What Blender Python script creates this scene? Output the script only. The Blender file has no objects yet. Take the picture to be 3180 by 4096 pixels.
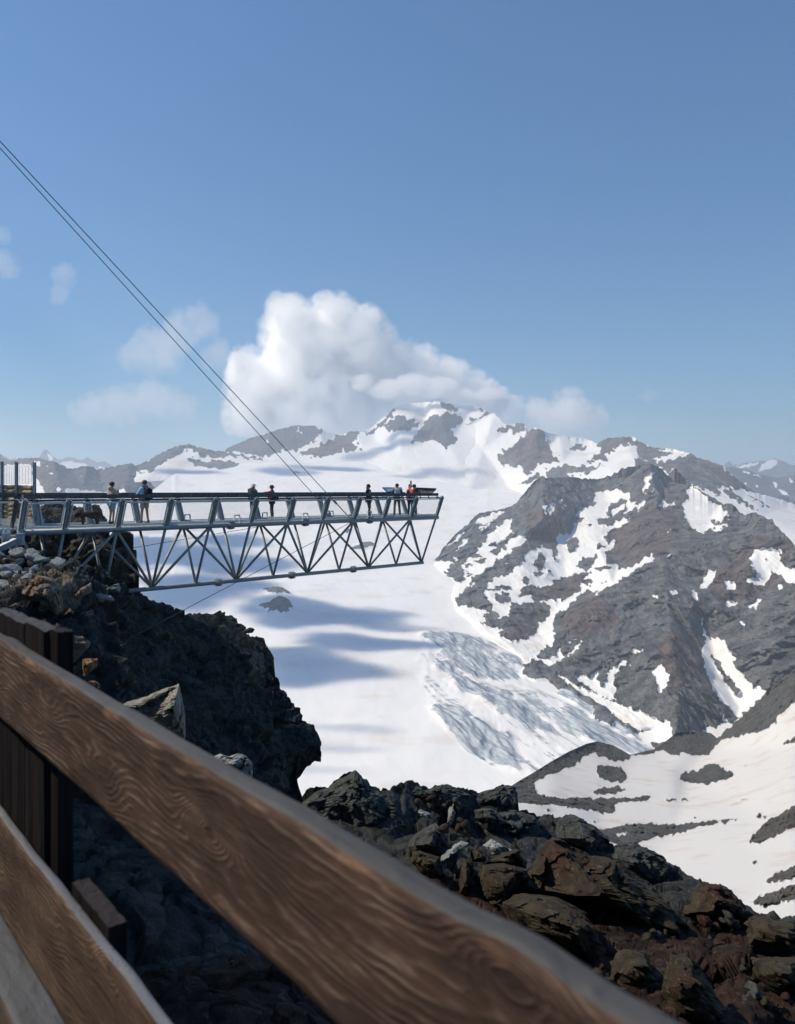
import bpy, bmesh, math, random
import numpy as np
from mathutils import Vector, Matrix
from mathutils.geometry import delaunay_2d_cdt
SC = bpy.context.scene
COL = SC.collection
random.seed(7)
rng = np.random.default_rng(7)
# ------------------------------------------------------------------ camera geometry
# z = 0 is the eye; a point of the photograph (x, y in its 3180 x 4096 pixels) at distance Y
F, CX, HY = 3200.0, 1590.0, 1961.0
def P(x, y, Y):
    return Vector(((x - CX) / F * Y, Y, (HY - y) / F * Y))
R = math.radians
SUN_EL = R(46)
SUN_AZ = R(-9)          # how far behind the left hand side
SUN = Vector((-math.cos(SUN_AZ) * math.cos(SUN_EL), -math.sin(SUN_AZ) * math.cos(SUN_EL), math.sin(SUN_EL)))
# ------------------------------------------------------------------ numpy noise
def _h(ix, iy, iz, s):
    h = (ix.astype(np.int64) * 374761393 + iy.astype(np.int64) * 668265263 + iz.astype(np.int64) * 2147483647 + s * 144665) & 0xffffffff
    h = ((h ^ (h >> 13)) * 1274126177) & 0xffffffff
    h = ((h ^ (h >> 16)) * 2246822519) & 0xffffffff
    return (h ^ (h >> 15)) & 0xffffffff
def _rf(ix, iy, iz, s):
    return _h(ix, iy, iz, s) / 4294967296.0
def noise(p, s=0):
    i = np.floor(p).astype(np.int64); f = p - i
    u = f * f * f * (f * (f * 6 - 15) + 10)
    r = 0
    for dx in (0, 1):
        wx = u[:, 0] if dx else 1 - u[:, 0]
        for dy in (0, 1):
            wy = u[:, 1] if dy else 1 - u[:, 1]
            for dz in (0, 1):
                wz = u[:, 2] if dz else 1 - u[:, 2]
                h = _h(i[:, 0] + dx, i[:, 1] + dy, i[:, 2] + dz, s)
                gx = (h & 1023) / 511.5 - 1; gy = ((h >> 10) & 1023) / 511.5 - 1; gz = ((h >> 20) & 1023) / 511.5 - 1
                r = r + wx * wy * wz * (gx * (f[:, 0] - dx) + gy * (f[:, 1] - dy) + gz * (f[:, 2] - dz))
    return r * 1.1
def fbm(p, o=4, s=0, gain=.5, lac=2.03):
    a, r = 1.0, 0
    for k in range(o):
        r = r + a * noise(p, s + k * 17); p = p * lac + 3.7; a *= gain
    return r
def ridged(p, o=4, s=0, gain=.5):
    a, r = 1.0, 0
    for k in range(o):
        r = r + a * (1 - 2.6 * np.abs(noise(p, s + k * 17))); p = p * 2.07 + 5.1; a *= gain
    return r
def facets(p, s=0, tilt=.8):
    """every Voronoi cell becomes a tilted flat block: broken rock"""
    i = np.floor(p).astype(np.int64); best = np.full(len(p), 9e9); sec = np.full(len(p), 9e9); val = np.zeros(len(p))
    for dx in (-1, 0, 1):
        for dy in (-1, 0, 1):
            for dz in (-1, 0, 1):
                cx, cy, cz = i[:, 0] + dx, i[:, 1] + dy, i[:, 2] + dz
                fx = cx + _rf(cx, cy, cz, s); fy = cy + _rf(cx, cy, cz, s + 1); fz = cz + _rf(cx, cy, cz, s + 2)
                d = (p[:, 0] - fx) ** 2 + (p[:, 1] - fy) ** 2 + (p[:, 2] - fz) ** 2
                m = d < best
                sec = np.where(m, best, np.minimum(sec, d))
                g = (_rf(cx, cy, cz, s + 3) - .5) * (p[:, 0] - fx) + (_rf(cx, cy, cz, s + 4) - .5) * (p[:, 1] - fy) + (_rf(cx, cy, cz, s + 5) - .5) * (p[:, 2] - fz)
                v = (_rf(cx, cy, cz, s + 6) - .5) + tilt * 2 * g
                val = np.where(m, v, val); best = np.where(m, d, best)
    crack = np.clip((np.sqrt(sec) - np.sqrt(best)) / .12, 0, 1)
    return val - .25 * (1 - crack)
def inside(poly, x, y):
    c = np.zeros(x.shape, bool); n = len(poly)
    xs = [q[0] for q in poly]; ys = [q[1] for q in poly]
    bb = (x > min(xs)) & (x < max(xs)) & (y > min(ys)) & (y < max(ys))
    xb, yb = x[bb], y[bb]; cc = np.zeros(xb.shape, bool)
    for k in range(n):
        x1, y1 = poly[k]; x2, y2 = poly[(k + 1) % n]
        if y1 == y2: continue
        cc ^= ((y1 > yb) != (y2 > yb)) & (xb < (x2 - x1) * (yb - y1) / (y2 - y1) + x1)
    c[bb] = cc
    return c
def ell(cx, cy, rx, ry, n=14):
    return [(cx + rx * math.cos(k * 2 * math.pi / n), cy + ry * math.sin(k * 2 * math.pi / n)) for k in range(n)]
def fr(x0, y0, s, polys):
    return [[(x0 + a / s, y0 + b / s) for a, b in q] for q in polys]
def tin(ctrl):
    pts = [tuple(c) for c in ctrl]
    xs = [c[0] for c in pts]; ys = [c[1] for c in pts]
    mx, my = max(xs) - min(xs) + 600, max(ys) - min(ys) + 600
    cx, cy = (max(xs) + min(xs)) / 2, (max(ys) + min(ys)) / 2
    for sx, sy in ((-1, -1), (1, -1), (1, 1), (-1, 1), (0, -1), (0, 1), (-1, 0), (1, 0)):
        q = (cx + sx * mx, cy + sy * my)
        n = min(pts, key=lambda c: (c[0] - q[0]) ** 2 + (c[1] - q[1]) ** 2)
        pts.append((q[0], q[1], n[2]))
    vs, _, fs, ov, _, _ = delaunay_2d_cdt([Vector((c[0], c[1])) for c in pts], [], [], 0, 1e-5)
    Z = [1.0 / pts[o[0]][2] for o in ov]
    def ev(x, y):
        out = np.full(x.shape, np.nan)
        for f in fs:
            (ax, ay), (bx, by), (qx, qy) = (tuple(vs[k]) for k in f)
            den = (by - qy) * (ax - qx) + (qx - bx) * (ay - qy)
            if abs(den) < 1e-9: continue
            w0 = ((by - qy) * (x - qx) + (qx - bx) * (y - qy)) / den
            w1 = ((qy - ay) * (x - qx) + (ax - qx) * (y - qy)) / den
            w2 = 1 - w0 - w1
            m = (w0 >= -1e-6) & (w1 >= -1e-6) & (w2 >= -1e-6)
            out[m] = (w0 * Z[f[0]] + w1 * Z[f[1]] + w2 * Z[f[2]])[m]
        bad = np.isnan(out); out[bad] = np.nanmean(out)
        return 1 / out
    return ev
def blur2(a, n):
    for _ in range(n):
        b = np.pad(a, 1, mode='edge')
        a = (b[:-2, 1:-1] + b[2:, 1:-1] + b[1:-1, :-2] + b[1:-1, 2:] + 4 * b[1:-1, 1:-1]) / 8
    return a
# ------------------------------------------------------------------ object helpers
def tag(o, label=None, cat=None, group=None, kind=None):
    if label: o['label'] = label
    if cat: o['category'] = cat
    if group: o['group'] = group
    if kind: o['kind'] = kind
    return o
def empty(name, loc=(0, 0, 0), rz=0, parent=None):
    o = bpy.data.objects.new(name, None); o.empty_display_size = .2; COL.objects.link(o)
    o.location = loc; o.rotation_euler = (0, 0, rz)
    if parent: o.parent = parent
    return o
def mesh_obj(name, verts, faces, mat=None, parent=None, smooth=False):
    me = bpy.data.meshes.new(name)
    verts = np.asarray(verts, dtype=np.float64); n = len(verts)
    if isinstance(faces, np.ndarray):
        m = len(faces); k = faces.shape[1]
        me.vertices.add(n); me.vertices.foreach_set('co', verts.astype(np.float32).ravel())
        me.loops.add(m * k); me.loops.foreach_set('vertex_index', faces.astype(np.int32).ravel())
        me.polygons.add(m); me.polygons.foreach_set('loop_start', np.arange(0, m * k, k, dtype=np.int32))
        me.update(calc_edges=True)
    else:
        me.from_pydata([tuple(v) for v in verts], [], faces); me.update()
    if smooth: me.polygons.foreach_set('use_smooth', np.ones(len(me.polygons), bool))
    o = bpy.data.objects.new(name, me); COL.objects.link(o)
    if mat is not None: me.materials.append(mat)
    if parent: o.parent = parent
    return o
class MB:
    def __init__(s): s.v = []; s.f = []
    def add(s, v, f):
        b = len(s.v); s.v += [tuple(q) for q in v]; s.f += [tuple(i + b for i in q) for q in f]
    def box(s, c, ax, ay, az, M=None):
        c = Vector(c); ax, ay, az = Vector(ax), Vector(ay), Vector(az)
        v = [c + a * ax + b * ay + d * az for a in (-.5, .5) for b in (-.5, .5) for d in (-.5, .5)]
        f = [(0, 1, 3, 2), (4, 6, 7, 5), (0, 4, 5, 1), (2, 3, 7, 6), (0, 2, 6, 4), (1, 5, 7, 3)]
        s.add(v, f)
    def bar(s, a, b, w, h, up=(0, 0, 1)):
        a, b = Vector(a), Vector(b); d = b - a; u = Vector(up)
        side = d.cross(u).normalized(); u2 = side.cross(d).normalized()
        s.box((a + b) / 2, d, side * w, u2 * h)
    def tube(s, pts, r, seg=12, cap=True):
        pts = [Vector(p) for p in pts]; n = len(pts)
        rs = r if isinstance(r, (list, tuple)) else [r] * n
        base = len(s.v); prev = None
        for i, p in enumerate(pts):
            d = (pts[min(i + 1, n - 1)] - pts[max(i - 1, 0)]).normalized()
            if prev is None:
                u = d.orthogonal().normalized()
            else:
                u = (prev - prev.dot(d) * d).normalized()
            prev = u; w = d.cross(u)
            for k in range(seg):
                a = 2 * math.pi * k / seg
                s.v.append(tuple(p + (u * math.cos(a) + w * math.sin(a)) * rs[i]))
        for i in range(n - 1):
            for k in range(seg):
                a = base + i * seg + k; b = base + i * seg + (k + 1) % seg
                s.f.append((a, b, b + seg, a + seg))
        if cap:
            s.f.append(tuple(base + k for k in range(seg))[::-1]); s.f.append(tuple(base + (n - 1) * seg + k for k in range(seg)))
    def ball(s, c, r, nu=10, nv=7):
        c = Vector(c); r = Vector(r) if not isinstance(r, (int, float)) else Vector((r, r, r)); b = len(s.v)
        for j in range(1, nv):
            t = math.pi * j / nv
            for k in range(nu):
                a = 2 * math.pi * k / nu
                s.v.append((c.x + r.x * math.sin(t) * math.cos(a), c.y + r.y * math.sin(t) * math.sin(a), c.z + r.z * math.cos(t)))
        s.v.append((c.x, c.y, c.z + r.z)); s.v.append((c.x, c.y, c.z - r.z)); T = b + (nv - 1) * nu
        for j in range(nv - 2):
            for k in range(nu):
                a = b + j * nu + k; d = b + j * nu + (k + 1) % nu; s.f.append((a, a + nu, d + nu, d))
        for k in range(nu):
            s.f.append((T, b + k, b + (k + 1) % nu)); s.f.append((T + 1, b + (nv - 2) * nu + (k + 1) % nu, b + (nv - 2) * nu + k))
    def build(s, name, mat=None, parent=None, smooth=False):
        return mesh_obj(name, s.v, s.f, mat, parent, smooth)
# ------------------------------------------------------------------ materials
class NT:
    def __init__(s, name):
        s.m = bpy.data.materials.new(name); s.m.use_nodes = True; s.t = s.m.node_tree
        s.b = s.t.nodes['Principled BSDF']; s.b.inputs['Specular IOR Level'].default_value = .25
        s.out = s.t.nodes['Material Output']
        s.co = s.n('TexCoord').outputs['Object']
    def n(s, k, **kw):
        q = s.t.nodes.new('ShaderNode' + k)
        for a, v in kw.items(): setattr(q, a, v)
        return q
    def l(s, a, b): s.t.links.new(a, b)
    def inp(s, q, i, v):
        if hasattr(v, 'is_linked') or isinstance(v, bpy.types.NodeSocket): s.l(v, q.inputs[i])
        else: q.inputs[i].default_value = v
    def noise(s, scale, detail=5, rough=.6, vec=None, dist=0, stretch=None, rot=None, color=False):
        vec = vec or s.co
        if stretch or rot:
            if rot:
                mp = s.n('Mapping'); mp.inputs['Rotation'].default_value = rot; s.l(vec, mp.inputs[0]); vec = mp.outputs[0]
            mp = s.n('Mapping'); mp.inputs['Scale'].default_value = stretch or (1, 1, 1); s.l(vec, mp.inputs[0]); vec = mp.outputs[0]
        q = s.n('TexNoise'); s.l(vec, q.inputs['Vector'])
        for k, v in (('Scale', scale), ('Detail', detail), ('Roughness', rough), ('Distortion', dist)): q.inputs[k].default_value = v
        return q.outputs[1 if color else 0]
    def vor(s, scale, feature='F1', vec=None, out='Distance', stretch=None):
        vec = vec or s.co
        if stretch:
            mp = s.n('Mapping'); mp.inputs['Scale'].default_value = stretch; s.l(vec, mp.inputs[0]); vec = mp.outputs[0]
        q = s.n('TexVoronoi', feature=feature); s.l(vec, q.inputs['Vector']); q.inputs['Scale'].default_value = scale
        return q.outputs[out]
    def attr(s, name):
        q = s.n('Attribute'); q.attribute_name = name; return q.outputs['Fac']
    def math(s, op, a, b=0.0, c=0.0, clamp=False):
        q = s.n('Math', operation=op, use_clamp=clamp); s.inp(q, 0, a); s.inp(q, 1, b); s.inp(q, 2, c); return q.outputs[0]
    def rng(s, v, a, b, c=0.0, d=1.0, smooth=True):
        q = s.n('MapRange'); q.interpolation_type = 'SMOOTHSTEP' if smooth else 'LINEAR'
        s.inp(q, 0, v); s.inp(q, 1, a); s.inp(q, 2, b); s.inp(q, 3, c); s.inp(q, 4, d); return q.outputs[0]
    def mix(s, f, a, b, mode='MIX'):
        q = s.n('Mix', data_type='RGBA', blend_type=mode); s.inp(q, 0, f)
        for i, v in ((6, a), (7, b)):
            if isinstance(v, (tuple, list)): q.inputs[i].default_value = (*v[:3], 1)
            else: s.l(v, q.inputs[i])
        return q.outputs[2]
    def ramp(s, v, stops):
        q = s.n('ValToRGB'); cr = q.color_ramp
        while len(cr.elements) < len(stops): cr.elements.new(.5)
        for e, (p, c) in zip(cr.elements, stops): e.position = p; e.color = (*c, 1)
        s.l(v, q.inputs[0]); return q.outputs[0]
    def bump(s, h, dist, strength=1.0, prev=None):
        q = s.n('Bump'); q.inputs['Distance'].default_value = dist; s.inp(q, 'Strength', strength); s.l(h, q.inputs['Height'])
        if prev: s.l(prev, q.inputs['Normal'])
        return q.outputs[0]
    def done(s, col, rough=.85, nrm=None, metal=0.0, spec=None):
        if isinstance(col, (tuple, list)): s.b.inputs['Base Color'].default_value = (*col[:3], 1)
        else: s.l(col, s.b.inputs['Base Color'])
        s.inp(s.b, 'Roughness', rough); s.b.inputs['Metallic'].default_value = metal
        if nrm: s.l(nrm, s.b.inputs['Normal'])
        if spec is not None: s.b.inputs['Specular IOR Level'].default_value = spec
        return s.m
def plain(name, c, rough=.7, metal=0.0, scale=8, var=.25, spec=None):
    t = NT(name); n = t.noise(scale, 3)
    k = [max(0, q * (1 - var)) for q in c]; j = [min(1, q * (1 + var)) for q in c]
    return t.done(t.mix(t.rng(n, .3, .7), k, j), rough, metal=metal, spec=spec)
SKY=(2.0,1.2,6.0,.12); SKYT=(.38,.55,.71); SUN_E=4.2; HAZE=9e-5; EXPO=0.12
# ------------------------------------------------------------------ landscape materials (u = size in metres of one photograph pixel there)
def m_alpine(name, u, grey=((.052, .058, .063), (.215, .215, .206)), brown=((.055, .036, .031), (.2, .138, .112)), snow=(.8, .79, .775), dirt=(.62, .55, .47)):
    t = NT(name)
    s = t.attr('snow'); tint = t.attr('tint')
    n1 = t.noise(1 / (60 * u), 8, .65); n2 = t.noise(1 / (14 * u), 6, .7); n3 = t.noise(1 / (220 * u), 4, .6)
    st = t.noise(1 / (9 * u), 5, .65, stretch=(1, 1, .22), rot=(0, .5, 0))
    g = t.mix(t.rng(n1, .4, .6), grey[0], grey[1]); b = t.mix(t.rng(n1, .4, .6), brown[0], brown[1])
    k = t.math('ADD', t.math('MULTIPLY', tint, 1.0), t.math('MULTIPLY', t.math('SUBTRACT', n3, .5), 2.2))
    rock = t.mix(t.rng(k, .3, .7), g, b)
    rock = t.mix(t.rng(n2, .3, .75, 0, .55), rock, (.21, .2, .19))
    rock = t.mix(t.rng(st, .38, .62, .45, 0), rock, (.035, .038, .042))
    n4 = t.noise(1 / (4.5 * u), 4, .75); rock = t.mix(t.rng(n4, .35, .55, .5, 0), rock, (.03, .032, .036)); rock = t.mix(t.rng(n4, .56, .74, 0, .5), rock, (.26, .25, .235))
    e = t.math('ADD', s, t.math('ADD', t.math('ADD', t.math('MULTIPLY', t.math('SUBTRACT', n2, .5), 1.1), t.math('MULTIPLY', t.math('SUBTRACT', n4, .5), 1.0)), t.math('MULTIPLY', t.math('SUBTRACT', st, .5), .8)))
    sm = t.rng(e, .47, .53)
    dn = t.noise(1 / (110 * u), 6, .6, stretch=(1, 1, .35)); sn = t.mix(t.rng(dn, .5, .78, 0, .75), snow, dirt)
    col = t.mix(sm, rock, sn)
    h = t.math('ADD', t.math('MULTIPLY', n2, 1.0), t.math('MULTIPLY', st, .8))
    h2 = t.math('MULTIPLY', h, t.rng(sm, 0, 1, 1, .06))
    nb = t.bump(h2, 7 * u, 1.0)
    return t.done(col, .9, nb, spec=.12)
def set_attr(o, name, arr):
    a = o.data.attributes.new(name, 'FLOAT', 'POINT'); a.data.foreach_set('value', np.asarray(arr, np.float32).ravel())
def relief(name, top, bot, ctrl, dx, ny, mat, x0=None, x1=None, silh=0, silh_f=.02, disp=None, ndisp=None, blur=3, skirt=None,
           snow=None, rock=None, tint=None, base_snow=0.0, warp=5.0, mblur=3, smooth=False, seed=1, vpow=1.0, extra=None, snow_flat=.72, gravel=None, ray=False):
    top = sorted(top); bot = sorted(bot)
    x0 = top[0][0] if x0 is None else x0; x1 = top[-1][0] if x1 is None else x1
    xs = np.arange(x0, x1 + dx, dx); nx = len(xs)
    yt = np.interp(xs, [q[0] for q in top], [q[1] for q in top]); yb = np.interp(xs, [q[0] for q in bot], [q[1] for q in bot])
    yb = np.maximum(yb, yt + .5)
    v = (np.linspace(0, 1, ny) ** vpow)[:, None]
    y = yb[None] + (yt - yb)[None] * v; x = np.broadcast_to(xs[None], y.shape).copy()
    y0_ = y
    if silh:
        q = np.stack([xs * silh_f, np.zeros(nx) + seed, np.zeros(nx)], 1)
        y = y - (silh * (ridged(q, max(1, int(math.log2(.45 / (dx * silh_f))) + 1), seed, .6) - .9) * np.clip((yb - yt) / 30, 0, 1))[None] * v ** 25
    gs = 5.0; gx = np.arange(x0 - 30, x1 + dx + 30, gs); gy = np.arange(y.min() - 40, y0_.max() + 40, gs); GX, GY = np.meshgrid(gx, gy)
    gi = blur2(1 / tin(ctrl)(GX.ravel(), GY.ravel()).reshape(GX.shape), blur * 2)
    fx = np.clip((x - gx[0]) / gs, 0, len(gx) - 1.001); fy = np.clip((y0_ - gy[0]) / gs, 0, len(gy) - 1.001); ix, iy_ = fx.astype(int), fy.astype(int); fx, fy = fx - ix, fy - iy_
    iY = (gi[iy_, ix] * (1 - fx) + gi[iy_, ix + 1] * fx) * (1 - fy) + (gi[iy_ + 1, ix] * (1 - fx) + gi[iy_ + 1, ix + 1] * fx) * fy
    w = np.stack([x.ravel() * .02, y.ravel() * .02, np.zeros(x.size)], 1)
    wx = x.ravel() + warp * fbm(w * 2.2, 4, 11, .6); wy = y.ravel() + warp * fbm(w * 2.2, 4, 37, .6)
    m = np.full(x.size, base_snow)
    for q in (snow or []): m[inside(q, wx, wy)] = 1
    for q in (rock or []): m[inside(q, wx, wy)] = 0
    for q in (extra or []): m[inside(q, wx, wy)] = 1
    ms = blur2(m.reshape(y.shape), 4)
    Y = 1 / iY
    def world(Y): return np.stack([(x - CX) / F * Y, Y, (HY - y) / F * Y], -1)
    p = world(Y)
    if disp is not None:
        d = disp(p.reshape(-1, 3), x.ravel(), y.ravel()).reshape(Y.shape) * (1 - snow_flat * ms)
        if gravel: d = d + (1 - ms) * gravel[0] * facets(p.reshape(-1, 3) / gravel[1], 77, 1.0).reshape(Y.shape) - (1 - ms) * gravel[0] * .5
        Y = Y + d; p = world(Y)
    if ndisp is not None:
        du = np.gradient(p, axis=1); dv = np.gradient(p, axis=0)
        n = np.cross(du, dv); n /= np.linalg.norm(n, axis=2, keepdims=True) + 1e-12
        n *= np.sign((n * -p).sum(2, keepdims=True))
        n = np.stack([blur2(n[..., k], 6) for k in range(3)], -1)
        p = p + n * (ndisp(p.reshape(-1, 3), x.ravel(), y.ravel()).reshape(Y.shape) * np.clip((yb - yt) / 60, 0, 1)[None])[..., None]
    rows = [p]
    if skirt:
        back, drop, mk = skirt; tap = np.clip((yb - yt) / 260, 0, 1)
        for k in range(1, mk + 1):
            q = p[-1].copy(); t = k / mk
            if ray:
                q = q * (1 + t * back / q[:, 1:2]); q[:, 2] -= .6 * t; rows.append(q[None]); continue
            q[:, 0] += q[:, 0] / q[:, 1] * back * t; q[:, 1] += back * t; q[:, 2] -= drop * t ** .8 * tap
            if k < mk: q += .05 * drop * (noise(q / (drop * .3), 5)[:, None]) * np.array([[0, 1, .6]])
            rows.append(q[None])
    full = np.concatenate(rows, 0); R_, C_ = full.shape[:2]
    idx = np.arange(R_ * C_).reshape(R_, C_)
    f = np.stack([idx[:-1, :-1], idx[:-1, 1:], idx[1:, 1:], idx[1:, :-1]], -1).reshape(-1, 4)
    o = mesh_obj(name, full.reshape(-1, 3), f, mat, None, smooth)
    def pad(a): return np.concatenate([a] + [a[-1:]] * (R_ - ny), 0)
    set_attr(o, 'snow', pad(blur2(m.reshape(y.shape), mblur)))
    if tint:
        tt = np.zeros(x.size)
        for q in tint: tt[inside(q, wx, wy)] = 1
        set_attr(o, 'tint', pad(blur2(tt.reshape(y.shape), 12)))
    tag(o, kind='structure')
    return o, p, x, y
def mdisp(scale, amp, s=1, along=.4, fine=.35):
    """mountain relief: ribs running down the slope plus broken ground"""
    def f(p, x, y):
        q = p / scale
        w = np.stack([q[:, 0], q[:, 1] * .5, q[:, 2] * along], 1)
        w = w + .35 * np.stack([fbm(q * .8, 3, s + 50), fbm(q * .8, 3, s + 60), 0 * x], 1)
        d = amp * (ridged(w, 5, s, .52) - 1.0)
        d += amp * fine * .45 * (ridged(np.stack([q[:, 0] * 4.2 + q[:, 2] * 1.8, q[:, 1] * .5, q[:, 2] * 1.3 - q[:, 0] * .6], 1) + .5 * w, 4, s + 9, .62) - .9)
        d += amp * fine * .12 * facets(np.stack([q[:, 0] * 9, q[:, 1] * 1.5, q[:, 2] * 7], 1), s + 19)
        return -d
    return f
U = 1.0 / F
# ---- glacier
def gl_depth(y, x=1590):
    ys = [1760, 1800, 1880, 1950, 2050, 2200, 2400, 2600, 2900, 3150, 3260, 3500]
    Ys = [5650, 5400, 4900, 4400, 3700, 2900, 2150, 1650, 1200, 950, 860, 700]
    return np.interp(y, ys, Ys)
m_glacier = None
def build_glacier():
    t = NT('glacier_ice')
    ice = t.attr('ice'); rk = t.attr('snow')
    n1 = t.noise(.011, 7, .6); n2 = t.noise(.09, 6, .65)
    flow = t.noise(.06, 6, .68, stretch=(1, .06, .5), rot=(0, 0, -.26))
    flow2 = t.noise(.2, 4, .7, stretch=(1, .05, .5), rot=(0, 0, -.26))
    cross = t.noise(.05, 5, .6, stretch=(.22, 1, 1), rot=(0, 0, -.15))
    sn = t.mix(t.rng(n1, .5, .7, 0, .6), (.82, .81, .795), (.7, .645, .58))
    sn = t.mix(t.rng(flow, .5, .75, 0, .25), sn, (.58, .59, .6))
    pres = t.math('MULTIPLY', ice, 6, clamp=True)
    e = t.math('ADD', ice, t.math('MULTIPLY', pres, t.math('ADD', t.math('MULTIPLY', t.math('SUBTRACT', flow, .5), 3.6), t.math('MULTIPLY', t.math('SUBTRACT', cross, .5), 1.2))))
    im = t.rng(e, .42, .85)
    ic = t.mix(t.rng(flow2, .32, .6), (.11, .15, .2), (.5, .54, .57))
    col = t.mix(im, sn, ic)
    e2 = t.math('ADD', rk, t.math('MULTIPLY', t.math('MULTIPLY', t.math('SUBTRACT', n2, .5), 1.6), t.math('MULTIPLY', rk, 4, clamp=True)))
    rm = t.rng(e2, .45, .55)
    col = t.mix(rm, col, t.mix(t.rng(n2, .3, .7), (.06, .068, .08), (.17, .165, .16)))
    cv = t.vor(.035, 'DISTANCE_TO_EDGE', stretch=(1, .28, .3), vec=t.n('VectorMath', operation='ADD').outputs[0]) if False else t.noise(.028, 3, .6, stretch=(.35, 1, 1), rot=(0, 0, .25))
    crv = t.rng(t.math('ABSOLUTE', t.math('SUBTRACT', t.math('FRACT', t.math('MULTIPLY', cv, 16)), .5)), 0, .035, 1, 0); crm = t.rng(t.noise(.0035, 3, .5), .55, .68)
    col = t.mix(t.math('MULTIPLY', t.math('MULTIPLY', crv, crm), .2), col, (.3, .34, .38))
    h = t.math('ADD', t.math('MULTIPLY', flow2, t.rng(im, 0, 1, .05, 1.0)), t.math('MULTIPLY', n1, .6))
    m = t.done(col, .8, t.bump(h, 3.0, .6), spec=.15)
    D = (1700, 2000, 1696 / 1480.)
    ices = fr(*D, [
        [(-60, 600), (130, 600), (250, 620), (330, 650), (310, 690), (380, 700), (390, 760), (440, 800), (420, 820), (300, 820), (150, 800), (40, 770), (60, 740), (140, 740), (60, 700), (100, 670), (20, 640)],
        [(100, 810), (200, 810), (300, 860), (390, 900), (400, 940), (500, 990), (570, 1050), (560, 1080), (460, 1020), (340, 1000), (260, 940), (240, 900), (180, 880), (130, 850)],
        [(30, 940), (150, 960), (200, 990), (330, 1070), (400, 1070), (400, 1150), (410, 1200), (470, 1270), (370, 1240), (300, 1190), (220, 1160), (140, 1080), (60, 1010)],
        [(620, 960), (700, 970), (770, 1010), (850, 1060), (1000, 1130), (1060, 1150), (980, 1180), (900, 1160), (760, 1110), (650, 1060), (650, 1010)],
        [(310, 690), (400, 700), (480, 735), (400, 745)], [(470, 890), (560, 910), (480, 915)],
        [(600, 890), (640, 880), (760, 940), (900, 1030), (1010, 1110), (900, 1060), (700, 950)]])
    rocks = fr(*D, [[(445, 780), (480, 745), (530, 735), (600, 780), (600, 820), (510, 825), (450, 800)], [(510, 710), (560, 675), (620, 690), (590, 730), (520, 730)],
                    [(770, 985), (830, 975), (880, 1020), (850, 1045), (780, 1010)], [(620, 880), (700, 905), (860, 990), (960, 1080), (860, 1020), (700, 930)]])
    rocks += [[(1035, 2425), (1085, 2415), (1110, 2398), (1150, 2408), (1178, 2440), (1150, 2448), (1160, 2462), (1120, 2468), (1105, 2455), (1070, 2465), (1080, 2445), (1050, 2440)], [(1050, 2370), (1090, 2358), (1150, 2378), (1180, 2390), (1120, 2388), (1080, 2385)],
              [(1390, 2195), (1430, 2175), (1460, 2165), (1500, 2168), (1495, 2185), (1440, 2195)], [(1380, 2135), (1410, 2110), (1400, 2130), (1388, 2140)], [(1165, 1888), (1190, 1884), (1210, 1890), (1180, 1893)]]
    xs = np.linspace(-1500, 4700, 900)
    tp = np.interp(xs, [-1500, 0, 300, 600, 700, 1000, 1500, 1950, 2100, 2300, 4700], [2030, 2030, 2010, 1965, 1895, 1850, 1850, 1900, 1960, 2060, 2300])
    x = np.broadcast_to(xs[None], (620, 900)).copy(); y = tp[None] + (3500 - tp)[None] * (np.linspace(0, 1, 620)[::-1] ** 1.25)[:, None]
    Y = gl_depth(y); Y = blur2(Y, 12)
    Y = Y * (1 + .05 * np.sin((x - 1500) / 1400.) * np.clip((2700 - y) / 900, 0, 1))
    p = np.stack([(x - CX) / F * Y, Y, (HY - y) / F * Y], -1); q = p.reshape(-1, 3)
    d = 14 * fbm(q / 420., 3, 3) + .9 * fbm(q * np.array([[1, .35, 1]]) / 45., 4, 8)
    w = np.stack([x.ravel() * .03, y.ravel() * .03, 0 * x.ravel()], 1)
    wx = x.ravel() + 7 * fbm(w, 4, 11, .6); wy = y.ravel() + 5 * fbm(w, 4, 37, .6)
    ice = np.zeros(x.size); rk = np.zeros(x.size)
    for k in ices: ice[inside(k, wx, wy)] = 1
    for k in fr(*D, [[(-40, 590), (200, 600), (400, 690), (480, 860), (700, 960), (1060, 1140), (900, 1210), (470, 1290), (300, 1220), (40, 1020), (-20, 800)]]): ice = np.maximum(ice, .3 * inside(k, wx, wy))
    for k in rocks: rk[inside(k, wx, wy)] = 1
    ib = blur2(ice.reshape(x.shape), 14).ravel(); rb = blur2(rk.reshape(x.shape), 4)
    d += ib * 5 * ridged(q * np.array([[1, .2, 1]]) / 28., 3, 5)
    d += (rb * 9).ravel() * (1 + .8 * fbm(q / 25., 3, 4))
    p[..., 2] += d.reshape(x.shape)
    idx = np.arange(x.size).reshape(x.shape)
    f = np.stack([idx[:-1, :-1], idx[:-1, 1:], idx[1:, 1:], idx[1:, :-1]], -1).reshape(-1, 4)
    o = mesh_obj('glacier', p.reshape(-1, 3), f, m, None, True)
    set_attr(o, 'ice', blur2(ice.reshape(x.shape), 16)); set_attr(o, 'snow', blur2(rk.reshape(x.shape), 1))
    tag(o, kind='structure')
    return o
build_glacier()
t = NT('snowy_lowland'); n_ = t.noise(.0012, 7, .6)
gm_ = t.done(t.mix(t.rng(n_, .52, .6), (.72, .71, .7), (.12, .12, .12)), .9)
gx, gy = np.meshgrid(np.linspace(-11800, 11800, 90), np.linspace(5700, 13800, 60)); q_ = np.stack([gx.ravel(), gy.ravel(), 0 * gx.ravel()], 1)
q_[:, 2] = -330 + 40 * fbm(q_ / 1500., 3, 9); ix_ = np.arange(gx.size).reshape(gx.shape)
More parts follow.
